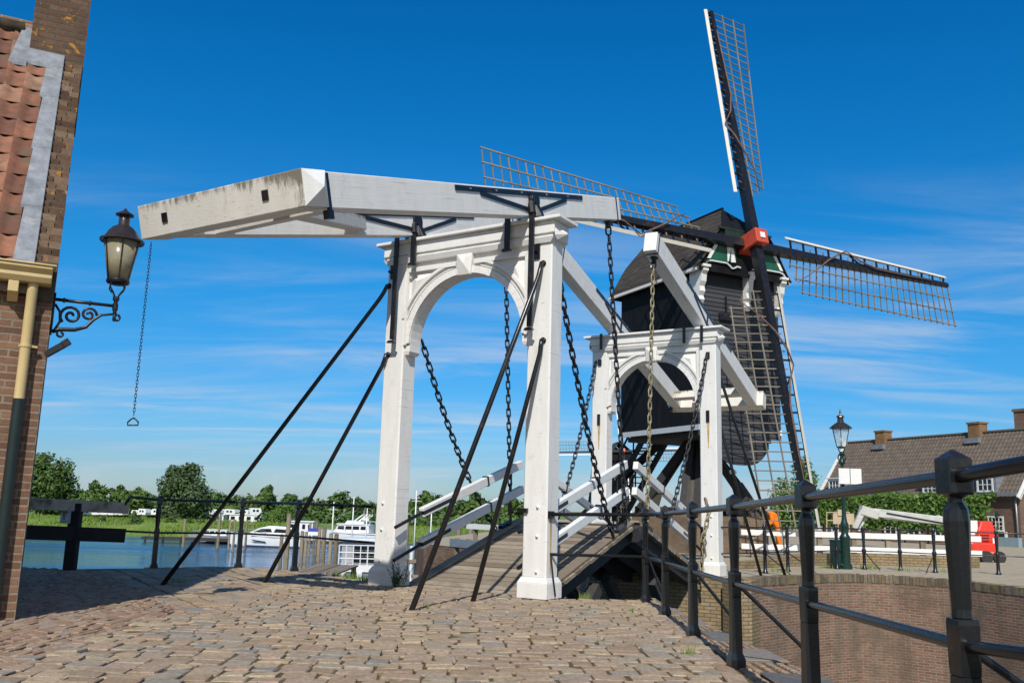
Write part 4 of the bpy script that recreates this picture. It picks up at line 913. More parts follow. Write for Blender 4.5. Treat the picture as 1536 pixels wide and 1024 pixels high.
            m = M(); pts = [(sx*1.78, RY0, 9.48), (sx*1.66, RY0, 9.62), (sx*1.5, RY0, 9.66), (sx*.85, RY0, 9.66), (sx*.72, RY0, 9.58), (sx*.62, RY0, 9.50), (sx*.50, RY0, 9.54), (sx*.40, RY0, 9.60), (sx*.25, RY0, 9.58)]
            for a, b_ in zip(pts, pts[1:]): m.beam(a, b_, .04, .05)
            m.build('scroll_trim', whitepaint('trim_grey', 0, .1, (.6, .63, .66)), roof)
        m = M(); m.tube([(0, RP-.05, 12.09), (0, RY1, 12.09)], .06, 6); m.build('ridge', MTAR, roof)
    # sails
    ct, st_ = cos(tilt), sin(tilt); hub = Vec((0, 0, hubz)); n_ = Vec((0, -ct, st_)); e2 = Vec((0, st_, ct)); e1 = Vec((1, 0, 0))
    a_ = e1*cos(th)+e2*sin(th); b__ = -e1*sin(th)+e2*cos(th)
    m = M()
    def obox(c, ax, hs_):
        m.hexa([c+ax[0]*(i*hs_[0])+ax[1]*(j*hs_[1])+ax[2]*(k*hs_[2]) for k in (-1, 1) for i, j in ((-1, -1), (1, -1), (1, 1), (-1, 1))])
    obox(hub-n_*.05, (a_, b__, n_), (.26, .27, .60)); ph = m.build('poll_end', MRED, ML, bevel=.03)
    m = M(); m.tube([hub-n_*.5, hub-n_*2.2], .30, 10); m.build('shaft', MTAR, ph)
    m = M(); obox(hub+n_*.575, (a_, b__, n_), (.10, .10, .012)); m.build('star', MWC, ph)
    for si, (r_, off_) in enumerate(((a_, -.22), (b__, .16), (-a_, -.22), (-b__, .16))):
        t_ = r_.cross(n_)*-1; t_ = (t_ if t_.dot(Vec((r_.cross(n_)))) else t_)
        # lattice side is clockwise as seen from the front
        t_ = -(n_.cross(r_)); c0 = hub + n_*off_
        P = lambda r, t, d=0: c0 + r_*r + t_*t + n_*d
        m = M(); m.beam(P(.28, 0), P(10.0, 0), .30, .32, n_, .15, .14); s_ = m.build('sail', MBK, ML)
        if not detail:
            m = M()
            for i in range(20):
                r = 2+i*.42; m.beam(P(r, .05), P(r, 1.5), .05, .05, n_)
            for t in (.5, 1, 1.5): m.beam(P(2, t), P(10, t), .06, .06, n_)
            m.build('sail_lattice', MWOOD, s_); m = M(); m.beam(P(1.8, -.4), P(10, -.35), .14, .06, n_); m.build('leading_board', MWC, s_); continue
        tw = lambda r: radians(19-15*(r-1.8)/8.2)
        wd = lambda r: 1.28+.40*(r-1.9)/8.1
        Q = lambda r, t, d=0: c0 + r_*r + t_*(t*cos(tw(r))) - n_*(t*sin(tw(r))) + n_*d
        m = M(); nb = 27
        for i in range(nb):
            r = 1.95+(9.97-1.95)*i/(nb-1); w_ = wd(r); t1 = w_+.06
            if i == 0: t1 = w_*.4
            if i == 1: t1 = w_*.72
            m.beam(Q(r, -.30 if i % 2 else -.12), Q(r, t1), .033, .033, n_)
        lat = m.build('sail_lattice', MWOOD, s_)
        m = M()
        for fr, r0 in ((1/3, 1.9), (2/3, 2.15), (1.0, 2.5)):
            R_s = [r0+(10.02-r0)*i/10 for i in range(11)]
            for ra, rb in zip(R_s, R_s[1:]): m.beam(Q(ra, wd(ra)*fr, .03), Q(rb, wd(rb)*fr, .03), .042, .030, n_)
        m.build('hemlath', MWOOD, s_)
        lb = lambda r: -.56+.25*(r-1.7)/8.2
        m = M(); m.beam(P(1.75, lb(1.75), .10), P(9.95, lb(9.95), .06), .035, .125, t_ + n_*.45); m.build('leading_board', MLB, s_)
        m = M()
        for i in range(14):
            r = 2.0+i*.6; m.beam(P(r, -.05), P(r, lb(r)+.01, .06), .05, .06, n_)
        m.beam(P(5.4, -.1), P(4.9, lb(4.9)), .05, .05, n_); m.beam(P(1.95, lb(1.95)+.03, .05), P(9.9, lb(9.9)+.03, .03), .03, .03, n_); m.build('board_bracket', MBK, s_)
        m = M()   # furled sail cloth wound round the stock
        seq = [Q(2.3, 1.0, .05), P(2.9, .55, .10), P(3.5, .1, .24), P(4.1, -.25, .26), P(4.6, lb(4.6)-.02, .16)]
        m.tube(seq, [.012, .018, .032, .035, .02], 7); m.tube([P(4.6, lb(4.6)-.02, .16), P(5.2, -.15, .20), P(6.0, .02, .19), P(7.5, .02, .15), P(9.0, 0, .13)], [.02, .03, .03, .028, .02], 7)
        m.build('furled_cloth', simple('furled_brown_cloth', (.16, .095, .07), .85, 0, .35, 8, .3), s_, True)
    if detail:
        # trestle: post, cross trees, quarter bars, brick base
        cx, cy = 0, 3.1
        m = M(); m.lathe((cx, cy, .9), [(.42, 0), (.42, 2.0), (.36, 3.3)], 8); m.build('post', MTAR, ML)
        for k in range(4):
            a = pi/4+k*pi/2; d = Vec((cos(a), sin(a), 0))
            for o2, rr in ((.25, 2.5), (-.25, 2.35)):
                q = Vec((-d.y, d.x, 0))*o2; m = M(); m.beam(Vec((cx, cy, 1.35))+d*(rr-.45)+q, Vec((cx, cy, 3.75))+d*.32+q*.6, .27, .27); m.build('quarter_bar', MDKW, ML)
        for a in (pi/4, 3*pi/4):
            d = Vec((cos(a), sin(a), 0)); m = M(); m.beam(Vec((cx, cy, 1.28))-d*2.25, Vec((cx, cy, 1.28))+d*2.25, .32, .30); m.build('cross_tree', MTAR, ML)
        m = M(); m.bb(cx-1.7, cx+1.7, cy-1.7, cy+1.7, -.3, 1.16); m.build('brick_base', brickmat('mill_base_brick', (.22, .15, .09), (.29, .20, .13), (.20, .17, .13)), ML)
        for sx, sy in ((-1, -1), (1, -1), (1, 1), (-1, 1)):
            m = M(); m.taper((cx+sx*1.35, cy+sy*1.35, 1.161), (.62, .62), (cx+sx*.95, cy+sy*.95, 2.35), (.3, .3)); m.build('shingled_cover', MSHING, ML)
        m = M(); m.bb(-1.5, 1.5, Y0+.3, Y1-.1, 3.78, 3.96)
        for x in (-1.2, -.4, .4, 1.2): m.bb(x-.14, x+.14, Y0+.2, Y1-.05, 3.965, 4.14)
        m.build('floor_beam', MDKW, ML)
        # stair, tail pole and gallery at the back
        m = M(); A, B_ = Vec((0, 5.5, 4.2)), Vec((0, 9.6, .1))
        for x in (-.55, .55): m.beam(A+Vec((x, 0, 0)), B_+Vec((x, 0, 0)), .07, .26)
        for i in range(19):
            q = A.lerp(B_, (i+.5)/19); m.bb(-.53, .53, q.y-.11, q.y+.11, q.z-.015, q.z+.02)
        stc = m.build('stair', MDKW, ML)
        m = M()
        for x in (-.6, .6):
            m.beam(A+Vec((x, .2, 1.0)), B_+Vec((x, 0, .9)), .05, .07)
            for i in range(6):
                q = A.lerp(B_, i/5.0); m.beam(q+Vec((x, 0, .0)), q+Vec((x, 0, 1.0)), .045, .045, (0, 1, 0))
        m.build('stair_railing', MDKW, stc)
        m = M(); m.beam((0, 5.3, 3.9), (0, 11.2, .95), .22, .24); m.build('tail_pole', MTAR, ML)
        m = M(); m.bb(-1.0, 1.0, 5.45, 6.3, 4.1, 4.2)
        for x in (-1, 0, 1): m.beam((x, 6.25, 4.2), (x, 6.25, 5.1), .06, .06, (0, 1, 0))
        m.beam((-1, 6.25, 5.1), (1, 6.25, 5.1), .06, .08); m.build('gallery', MDKW, ML)
        m = M(); m.tube([(1.35*-.28, Y0-.02, 2.86), (-.38, Y0-.02, 2.72)], .012, 5); m.lathe((-.38, Y0-.02, 2.54), [(.02, 0), (.11, .02), (.13, .10), (.05, .17), (.02, .19)], 12); m.build('floodlight', MZINC, ML, True, autos=40)
    else:
        m = M(); m.bb(-.4, .4, 2.7, 3.5, 0, 4.2); m.build('post', MTAR, ML)
        for k in range(4):
            a = pi/4+k*pi/2; d = Vec((cos(a), sin(a), 0)); m = M(); m.beam(Vec((0, 3.1, .3))+d*2.6, Vec((0, 3.1, 3.7))+d*.3, .3, .3); m.build('quarter_bar', MTAR, ML)
        m = M(); m.beam((0, 5.5, 4.2), (0, 9.6, .1), 1.1, .2); m.build('stair', MTAR, ML)
    return ML
mill((8.159, 30.39, 0), .456, -.010, .233, 10.447, 'black post mill with dark lattice sails and a red hub, behind the far white gate')
fm = at(934, 676, 128); mill((fm.x, fm.y, fm.z-10.6), .10, .05, .2, 10.6, 'distant second post mill glimpsed through the bridge, its sails level', None, False)
# ------------------------------------------------------------------ the worker in orange by the mill
wp0 = at(1166, 800, 35.5); wp0.z = FARZ; Wk = empty('person', wp0, 0, 'person in orange workwear leaning forward under the mill sails', 'person')
wsc = 1.80
def skinmesh(name, joints, edges, radii, mat, parent, sub=2):
    me = bpy.data.meshes.new(name); me.from_pydata([tuple(Vec(j)*wsc) for j in joints], edges, []); me.materials.append(mat)
    o = bpy.data.objects.new(name, me); COL.objects.link(o); o.parent = parent; KIDS.setdefault(parent.name, []).append(o)
    sk = o.modifiers.new('skin', 'SKIN'); sk.use_smooth_shade = True
    if not me.skin_vertices: me.skin_vertices.new()
    for i, r in enumerate(radii): me.skin_vertices[0].data[i].radius = (r*wsc, r*wsc); me.skin_vertices[0].data[i].use_root = (i == 0)
    s2 = o.modifiers.new('sub', 'SUBSURF'); s2.levels = sub; s2.render_levels = sub
    return o
# bent at the hip towards -x, hands working low
J = [(0, 0, .52), (-.035, 0, .62), (-.09, 0, .71), (-.16, 0, .785), (-.205, 0, .825), (-.245, 0, .865), (-.27, 0, .90),
     (.01, .055, .50), (.03, .075, .27), (.045, .08, .045), (-.06, .085, .015), (.01, -.055, .50), (-.01, -.075, .27), (.05, -.08, .045), (-.05, -.085, .015),
     (-.15, .11, .765), (-.16, .14, .60), (-.27, .12, .52), (-.31, .115, .51), (-.15, -.11, .765), (-.14, -.14, .60), (-.25, -.12, .51), (-.29, -.115, .50)]
E_ = [(0, 1), (1, 2), (2, 3), (3, 4), (4, 5), (5, 6), (0, 7), (7, 8), (8, 9), (9, 10), (0, 11), (11, 12), (12, 13), (13, 14), (3, 15), (15, 16), (16, 17), (17, 18), (3, 19), (19, 20), (20, 21), (21, 22)]
Rr = [.090, .092, .104, .094, .034, .056, .050, .055, .040, .026, .022, .055, .040, .026, .022, .050, .038, .026, .020, .050, .038, .026, .020]
skinmesh('body', J, E_, Rr, MSKIN, Wk)
cj = [0, 1, 2, 3, 7, 8, 9, 11, 12, 13, 15, 16, 17, 19, 20, 21]; mp_ = {j: i for i, j in enumerate(cj)}
skinmesh('overalls', [J[j] for j in cj], [(mp_[a], mp_[b_]) for a, b_ in E_ if a in mp_ and b_ in mp_], [Rr[j]+.014 for j in cj], MORG, Wk)
for sx in (.08, -.08):
    m = M(); m.lathe(Vec((.0, sx, 0))*wsc, [(.07*wsc*.6, 0), (.07*wsc*.62, .02), (.05*wsc*.7, .05), (.035*wsc, .14)], 10, sx=1.7); m.build('boot', MBOOT, Wk, True)
m = M(); c = Vec((-.255, 0, .875))*wsc; m.lathe(c, [(.060*wsc, -.01), (.062*wsc, .03), (.05*wsc, .075), (.02*wsc, .10), (0, .105)], 12); m.build('hair', MHAIR, Wk, True)
m = M()
for s_ in (-1, 1): m.tube([(Vec((-.318, s_*.02, .885)))*wsc, (Vec((-.325, s_*.02, .884)))*wsc], .006*wsc, 6)
m.build('eye', MHAIR, Wk)
# ------------------------------------------------------------------ lamp post and cabinet on the far quay
lb_ = gz(1269, 853, FARZ); LP_ = empty('street_lamp', lb_, 0, 'dark green cast iron street lamp with clear lantern on the far quay', 'street lamp')
m = M(); m.lathe((0, 0, 0), [(.16, 0), (.16, .10), (.12, .14), (.125, .75), (.14, .80), (.09, .88), (.085, 1.0), (.10, 1.05), (.10, 1.14), (.075, 1.20), (.055, 1.35), (.048, 2.35), (.065, 2.38), (.065, 2.42), (.045, 2.45), (.04, 2.65), (.10, 2.70), (.05, 2.76), (.045, 2.9), (.07, 2.95), (.04, 3.0)], 14); m.build('pole', MLGRN, LP_, True, autos=40)
m = M()
for k in range(4):
    a = k*pi/2+.4; d = Vec((cos(a), sin(a), 0)); m.tube([d*.04+Vec((0, 0, 2.72)), d*.14+Vec((0, 0, 2.82)), d*.10+Vec((0, 0, 2.92)), d*.05+Vec((0, 0, 2.9))], .016, 6); m.tube([d*.04+Vec((0, 0, 2.96)), d*.10+Vec((0, 0, 3.05)), d*.115+Vec((0, 0, 3.12))], .014, 6)
m.build('scroll', MLGRN, LP_, True)
m = M(); m.lathe((0, 0, 3.0), [(.06, .08), (.13, .10), (.135, .13)], 6, .2)
for k in range(6):
    a = k*pi/3+.2; m.beam((.13*cos(a), .13*sin(a), 3.13), (.235*cos(a), .235*sin(a), 3.60), .014, .014)
m.lathe((0, 0, 3.0), [(.235, .59), (.285, .60), (.29, .62), (.22, .68), (.14, .74), (.085, .77), (.075, .90), (.11, .905), (.10, .93), (.03, .97), (.02, 1.0), (.03, 1.02), (.006, 1.12)], 12); m.build('lantern_frame', simple('dark_bronze', (.05, .045, .042), .3, .4, .3, 6, .05), LP_, False)
m = M(); m.lathe((0, 0, 3.0), [(.125, .135), (.228, .59)], 6, .2); m.build('glass', MGLC, LP_)
m = M(); m.lathe((0, 0, 3.13), [(.03, 0), (.03, .1), (.045, .12), (.04, .22), (.0, .25)], 8); m.build('bulb', MHULL, LP_, True)
cb = gz(1257, 852.5, FARZ); m = M(); m.bb(-.16, .16, -.10, .10, 0, .70); m.bb(-.17, .17, -.11, .11, .70, .73)
o = m.build('utility_cabinet', MLGRN, None, bevel=.008, loc=cb, rotz=.3); tag(o, 'low dark green metal cabinet beside the street lamp foot', 'cabinet')
sb = at(1275, 714, lb_.y-.14); SG = empty('information_board', sb, .12, 'blank white double panel mounted on the green street lamp', 'sign board')
m = M(); m.bb(-.31, -.012, -.012, .012, -.20, .20); m.build('panel', MWC, SG); m = M(); m.bb(.012, .31, -.012, .012, -.20, .20); m.build('panel', MWC, SG)
# ------------------------------------------------------------------ white plank fence, low wall
def plankfence(a, b, label, ztops=(.80, .32), n=6, bh=.16, ms=MWC, pm=MOLDW, z=FARZ):
    a, b = Vec(a), Vec(b); PF = empty('plank_fence', a, 0, label, 'fence'); d = b-a
    for zt in ztops:
        m = M(); m.beam(Vec((0, 0, zt-bh/2)), d+Vec((0, 0, zt-bh/2)), .045, bh); m.build('board', ms, PF)
    for i in range(n):
        p = d*((i+.35)/n); back = Vec((-d.y, d.x, 0)).normalized()*.09; m = M(); m.beam(p+back+Vec((0, 0, -.1)), p+back+Vec((0, 0, ztops[0]+.02)), .15, .12, (0, 1, 0)); m.build('post', pm, PF)
    return PF
plankfence(at(1112, 815, 29.5).xy.to_3d()+Vec((0, 0, FARZ)), at(1472, 815, 28.5).xy.to_3d()+Vec((0, 0, FARZ)), 'white two board fence on brown posts across the far quay', (.85, .42), 7, .17)
plankfence(at(700, 800, 29.5).xy.to_3d()+Vec((0, 0, FARZ)), at(790, 800, 27).xy.to_3d()+Vec((0, 0, FARZ)), 'pale flat plank rail left of the bridge on the far bank', (.80,), 3, .16)
gf = plankfence(at(676, 800, 26.6).xy.to_3d()+Vec((0, 0, FARZ)), at(728, 800, 25.0).xy.to_3d()+Vec((0, 0, FARZ)), 'grey weathered plank rail left of the bridge by the canal wall', (.42,), 3, .22, MZINC)
lw = [gz(1120, 853, FARZ), gz(1215, 848, FARZ), gz(1290, 846.5, FARZ), gz(1424, 851, FARZ), gz(1470, 851.5, FARZ)]
m = M()
for a, b_ in zip(lw, lw[1:]):
    d = (b_-a).normalized(); nn = Vec((-d.y, d.x, 0))*.35; hh = .16 if a.x < lw[1].x else .30
    m.hexa([a, b_, b_+nn, a+nn]+[q+Vec((0, 0, .30 if i in (1, 2) and a.x > lw[0].x-.01 else hh)) for i, q in enumerate((a, b_, b_+nn, a+nn))])
tag(m.build('low_wall', MBRY), 'low yellowish brick kerb wall behind the far iron railing', 'wall')
for (px, py), nm in (((1175, 830), 'a'), ((956, 792), 'b')):
    pass
# ------------------------------------------------------------------ long house on the right
HA = at(1233, 745, 64); HB_ = at(1528, 741, 50); HA.z = HB_.z = 0
hx = (HB_-HA).normalized(); hlen = (HB_-HA).length; hrz = atan2(hx.y, hx.x); EZ = 2.70; hn = Vec((-hx.y, hx.x, 0))
H2 = empty('brick_house', Vec((HA.x, HA.y, 0)), hrz, 'long low brown brick house with a grey tiled roof and dormer windows on the right', 'house')
HD, RZ_ = 5.2, 6.38; rsl = (RZ_-EZ)/(HD/2)
m = M(); m.prism([(0, -1), (HD, -1), (HD, EZ), (HD/2, RZ_-.05), (0, EZ)], lambda a, b, d: (d, a, b), 0, hlen); m.build('wall', MBRH, H2)
m = M(); pantiles(m, -.15, hlen+.15, -.22, HD/2, lambda y: EZ+.06+rsl*y, .26, 16, .036, 6, .04); rf2 = m.build('roof', MTILEH, H2, True, autos=45)
m = M(); m.prism([(HD+.2, EZ-.3), (HD/2, RZ_+.05), (HD/2, RZ_-.05), (HD+.2, EZ-.4)], lambda a, b, d: (d, a, b), -.15, hlen+.15); m.build('roof_back', MTILEH, rf2)
for x in (-.17, hlen+.17):
    m = M(); m.beam((x, -.24, EZ+.06-.25), (x, HD/2, RZ_+.12), .10, .26); m.build('verge_board', MWC, rf2)
m = M(); m.tube([(-.1, HD/2, RZ_+.09), (hlen+.1, HD/2, RZ_+.09)], .10, 7); m.build('ridge_tiles', MSHING, rf2)
def hpx(px, py, yo=0.0):     # pixel to x, z on the facade (or a plane yo in front/behind)
    d = ray(px, py); P = Vec((HA.x, HA.y, 0))+hn*yo; t = (P-CAM).dot(hn)/d.dot(hn); X = CAM+d*t; q = X-Vec((HA.x, HA.y, 0)); return q.dot(hx), X.z
for cxp in ((1325, 655), (1466, 640)):
    x, z = hpx(*cxp, HD/2); m = M(); m.bb(x-.40, x+.40, HD/2-.35, HD/2+.35, RZ_-.6, RZ_+.62); m.bb(x-.46, x+.46, HD/2-.41, HD/2+.41, RZ_+.62, RZ_+.72); ch = m.build('chimney', brickmat('ochre_chimney', (.25, .13, .06), (.34, .19, .09), (.2, .16, .11), .23, .075, .01, (.08, .05, .03), .4, (.42, .24, .05)), rf2)
    m = M(); m.bb(x-.50, x+.50, HD/2-.62, HD/2-.36, RZ_-.55, RZ_-.25); m.build('lead_apron', MLEAD, ch)
m = M(); m.beam((-.1, -.26, EZ+.0), (hlen+.1, -.26, EZ+.0), .14, .12); m.build('gutter', MZINC, H2)
def sash(parent, x0, x1, z0, z1, y, nx, nz, name='window'):
    m = M(); m.bb(x0, x1, y-.02, y+.10, z0, z1); w_ = m.build(name, MDGL, parent)
    m = M(); t = .10
    m.bb(x0-t, x1+t, y-.06, y-.021, z1, z1+t); m.bb(x0-t, x1+t, y-.08, y-.021, z0-t, z0); m.bb(x0-t, x0, y-.06, y-.021, z0, z1); m.bb(x1, x1+t, y-.06, y-.021, z0, z1)
    m.build('frame', MW, w_)
    m = M()
    for i in range(1, nx): m.bb(x0+(x1-x0)*i/nx-.02, x0+(x1-x0)*i/nx+.02, y-.05, y-.022, z0, z1)
    for j in range(1, nz): m.bb(x0, x1, y-.046, y-.024, z0+(z1-z0)*j/nz-.02, z0+(z1-z0)*j/nz+.02)
    m.build('glazing_bar', MW, w_)
    return w_
for (pa, pb, pt, pbm) in ((1245, 1258, 721, 741), (1313, 1328, 729, 739), (1386, 1404, 723, 737), (1467, 1487, 709, 735)):
    yo = -.05; x0 = hpx(pa, pt, yo)[0]; x1 = hpx(pb, pt, yo)[0]; z1 = hpx(pb, pt, yo)[1]; z0 = hpx(pb, pbm, yo)[1]
    DM = M(); yb = (z1+.25-EZ)/rsl+.4; DM.hexa([(x0-.24, yo+.02, z0-.16), (x1+.24, yo+.02, z0-.16), (x1+.24, yb, z0-.16), (x0-.24, yb, z0-.16), (x0-.24, yo+.02, z1+.14), (x1+.24, yo+.02, z1+.14), (x1+.24, yb+.3, z1+.24), (x0-.24, yb+.3, z1+.24)])
    dm = DM.build('dormer', MLEAD, rf2); sash(dm, x0, x1, z0, z1, yo, 3, 3)
    m = M(); m.bb(x0-.3, x1+.3, yo-.14, yo+.05, z1+.145, z1+.22); m.build('dormer_cornice', MW, dm)
# ground floor openings
x0, z1 = hpx(1484, 776); x1, _ = hpx(1504, 776); sash(H2, x0, x1, hpx(1490, 794)[1], z1, -.02, 4, 3)
x0, z1 = hpx(1489, 798); x1, _ = hpx(1508, 798); m = M(); m.bb(x0, x1, -.06, .05, FARZ, hpx(1495, 797)[1]); dr = m.build('door', MLGRN, H2); m = M(); m.bb(x0-.12, x0, -.08, .05, FARZ, z1+.05); m.bb(x1, x1+.12, -.08, .05, FARZ, z1+.05); m.build('frame', MW, dr); m = M(); m.disc((x1-.12, -.09, .9), (0, 1, 0), .035, .05, 8); m.build('handle', MZINC, dr)
for pa, pb in ((1330, 1345), (1365, 1380), (1405, 1420), (1250, 1258)):
    x0 = hpx(pa, 810)[0]; x1 = hpx(pb, 810)[0]; sash(H2, x0, x1, .35, 1.55, -.02, 2, 3)
m = M(); xr = hlen-.12; m.tube([(xr, -.12, EZ), (xr, -.10, FARZ)], .05, 8); m.build('downpipe', MZINC, H2, True)
m = M(); m.beam((hlen-1.2, -.02, 1.55), (hlen-1.2, -.35, 1.75), .05, .05); m.lathe((hlen-1.2, -.35, 1.45), [(.05, 0), (.10, .22), (.13, .24), (.03, .36), (0, .38)], 6); m.build('wall_lamp', MLGRN, H2)
m = M(); m.bb(hlen-2.0, hlen+.02, -.30, -.02, FARZ, .42); m.build('plinth', MBLP, H2)
# second house behind, only its roof and chimney in view
c2 = at(1545, 640, 66); H3 = empty('brick_house', Vec((c2.x+1.5, c2.y, 0)), hrz+.1, 'dark red brick house with tall chimney at the right edge behind the long house', 'house')
m = M(); m.prism([(-3, -1), (3, -1), (3, 5), (0, c2.z), (-3, 5)], lambda a, b, d: (d, a, b), -2, 5); m.build('wall', MBRH, H3)
m = M(); m.prism([(-3.3, 4.7), (0, c2.z+.12), (3.3, 4.7), (3.3, 4.5), (0, c2.z-.08), (-3.3, 4.5)], lambda a, b, d: (d, a, b), -2.2, 5.2); r3 = m.build('roof', simple('dark_red_tiles', (.20, .07, .05), .8, 0, .3, 6, .4), H3)
ct_ = at(1530, 617, 66); m = M(); q = H3.matrix_basis.inverted() @ Vec((ct_.x+.5, ct_.y, 0)); m.bb(q.x-.7, q.x+.7, q.y-.5, q.y+.5, 4.5, ct_.z); m.bb(q.x-.78, q.x+.78, q.y-.58, q.y+.58, ct_.z, ct_.z+.2); m.build('chimney', MBRH, r3)
# ------------------------------------------------------------------ aerial work platform
lt = at(1468, 835, 31.0); LF = empty('boom_lift', Vec((lt.x, lt.y, FARZ)), 0, 'red boom lift with a grey folded arm parked before the hedge', 'boom lift')
oL = Vec((lt.x, lt.y, FARZ)); LY = 31.0
P_ = lambda px, py, dy=0: at(px, py, LY+dy)-oL
m = M(); a, b_ = P_(1448, 838), P_(1489, 838); m.bb(a.x, b_.x, -.45, .55, .12, .62); m.build('chassis', MLIFTR, LF, bevel=.05)
m = M(); a, b_ = P_(1458, 797), P_(1490, 822); m.bb(a.x, b_.x, -.4, .5, .621, a.z); t = P_(1466, 781); t2 = P_(1482, 781); m.hexa([(t.x-.15, -.3, a.z), (t2.x+.1, -.3, a.z), (t2.x+.1, .4, a.z), (t.x-.15, .4, a.z), (t.x, -.25, t.z), (t2.x, -.25, t2.z), (t2.x, .35, t2.z), (t.x, .35, t.z)]); tu = m.build('turret', MLIFTR, LF, bevel=.04)
m = M(); a, b_ = P_(1479, 806), P_(1487, 826); m.bb(a.x, b_.x, -.425, -.405, b_.z, a.z); m.build('warning_label', MWC, tu)
for i_ in range(4):
    m = M(); a, b_ = P_(1461, 801+i_*4), P_(1474, 803+i_*4); m.bb(a.x, b_.x, -.412, -.402, b_.z, a.z); m.build('vent_slot', MBK, tu)
m = M(); a, b_ = P_(1449, 826), P_(1487, 829); m.bb(a.x, b_.x, -.462, -.452, b_.z, a.z); m.build('reflective_strip', MTAN, LF)
m = M(); a, b_ = P_(1446, 795), P_(1462, 780); m.hexa([(a.x, -.2, a.z-.15), (b_.x, -.2, a.z-.15), (b_.x, .3, a.z-.15), (a.x, .3, a.z-.15), (a.x, -.2, b_.z-.05), (b_.x, -.2, b_.z), (b_.x, .3, b_.z), (a.x, .3, b_.z-.05)]); m.build('turret_cover', MWC, tu, bevel=.03)
m = M(); m.beam(P_(1456, 796, .05), P_(1404, 777, .05), .22, .30, (0, 0, 1), .2, .24); m.build('boom', MLIFT, LF, bevel=.02)
m = M(); m.beam(P_(1432, 783, -.2), P_(1310, 768, -.2), .20, .27); m.beam(P_(1400, 783, -.22), P_(1325, 775, -.22), .10, .12); m.build('boom', MLIFT, LF, bevel=.02)
m = M(); m.tube([P_(1420, 785, -.32), P_(1330, 769, -.32)], .022, 6); m.build('hydraulic_hose', MBK, LF)
m = M(); m.beam(P_(1316, 772, -.2), P_(1290, 764, -.2), .30, .30); m.beam(P_(1296, 762, -.25), P_(1281, 792, -.25), .14, .18); m.beam(P_(1302, 768, -.1), P_(1288, 796, -.1), .06, .08); m.build('jib', MLIFT, LF, bevel=.015)
m = M()
for pa, pb in ((1240, 1240), (1257, 1257), (1274, 1274)):
    for dy in (-.5, .3): m.tube([P_(pa, 803, dy), P_(pa, 768, dy)], .018, 6)
for pz in (768, 780, 803):
    for dy in (-.5, .3): m.tube([P_(1240, pz, dy), P_(1274, pz, dy)], .018, 6)
m.build('basket', MTAN, LF)
m = M(); a, b_ = P_(1241, 768), P_(1273, 786); m.bb(a.x, b_.x, -.52, -.50, b_.z, a.z-.02); m.bb(a.x+.15, a.x+.35, -.56, -.46, a.z-.1, a.z+.1); m.build('basket_panel', MTAN, LF)
for x in (-.42, .0, .42):
    m = M(); m.disc((x, -.50, .16), (0, 1, 0), .20, .12, 16); m.build('wheel', MBOOT, LF)
# ------------------------------------------------------------------ trees
def leafcloud(m, blobs, n, sz, rnd):
    vol = [b[1]**2 for b in blobs]
    for _ in range(n):
        (c, r, sq_) = rnd.choices(blobs, vol)[0]
        while True:
            d = Vec((rnd.uniform(-1, 1), rnd.uniform(-1, 1), rnd.uniform(-1, 1)))
            if .05 < d.length < 1: break
        d.normalize(); q = r*(rnd.random()**.35)*rnd.uniform(.80, 1.12)
        p = Vec(c)+Vec((d.x*q, d.y*q, d.z*q*sq_)); nrm = (d+Vec((rnd.gauss(0, .6), rnd.gauss(0, .6), rnd.gauss(.3, .5)))).normalized()
        a = nrm.orthogonal().normalized(); b_ = nrm.cross(a); t = rnd.uniform(0, pi); a, b_ = a*cos(t)+b_*sin(t), b_*cos(t)-a*sin(t); s_ = sz*rnd.uniform(.6, 1.3)
        m.add([p-a*s_, p-b_*s_*.45, p+a*s_, p+b_*s_*.45], [(0, 1, 2, 3)], min(1, max(0, rnd.gauss(.45, .25))))
def tree(name, loc, h, w, seed, label, cat='tree', group=None, mat=None, n=2600, leaf=None, base=.22, tall=False):
    rnd = random.Random(seed); T = empty(name, loc, 0, label, cat, group)
    blobs = []; k = 30 if tall else 16
    for i in range(k):
        t = (i+.5)/k; zz = base+(1-base)*t; prof_ = sin(pi*min(1, (t*.86+.14)))**.6 if not tall else sin(pi*min(1, t*.8+.18))**.5
        a = rnd.uniform(0, 2*pi); rr = w/2*prof_*rnd.uniform(.25, .74); r = w*(.27 if tall else .24)*rnd.uniform(.75, 1.2)*max(.5, prof_)
        blobs.append(((cos(a)*rr, sin(a)*rr, h*min(zz, .97)-r*.3), r, .85))
    blobs.append(((0, 0, h*.55), w*.30, 1.2))
    m = M(); leafcloud(m, blobs, n, leaf or w*.035, rnd); m.build('crown', mat or MLEAF, T)
    m = M(); m.tube([(0, 0, -.3), (w*.01, 0, h*.25), (0, 0, h*.55), (w*.02, 0, h*.85)], [w*.045, w*.035, w*.022, w*.006], 7)
    for b in blobs[:9]:
        c = Vec(b[0]); m.tube([(0, 0, max(h*.18, c.z*.5)), Vec((c.x*.5, c.y*.5, c.z*.75)), c], [w*.018, w*.012, w*.005], 5)
    m.build('trunk', MBARK, T, True); return T
def ptree(px, pyt, pyb, pw, Y, seed, label, **k):
    t, b_ = at(px, pyt, Y), at(px, pyb, Y); gzv = -2.9; hh = t.z-gzv; w = pw/CF*Y
    return tree('tree', Vec((b_.x, Y, gzv)), hh, w, seed, label, **k)
MLEAFC = varmat('poplar_leaves', [(0, (.030, .060, .022)), (.5, (.058, .100, .036)), (1, (.105, .155, .06))], .55, 3, .3, 0)
ptree(66, 680, 775, 84, 165, 1, 'tall bright tree beside the brick house, farthest left on the far bank', n=8500, mat=MLEAF, tall=True, leaf=.38)
ptree(30, 700, 775, 60, 172, 31, 'tree half hidden behind the brick house on the far bank', n=2000)
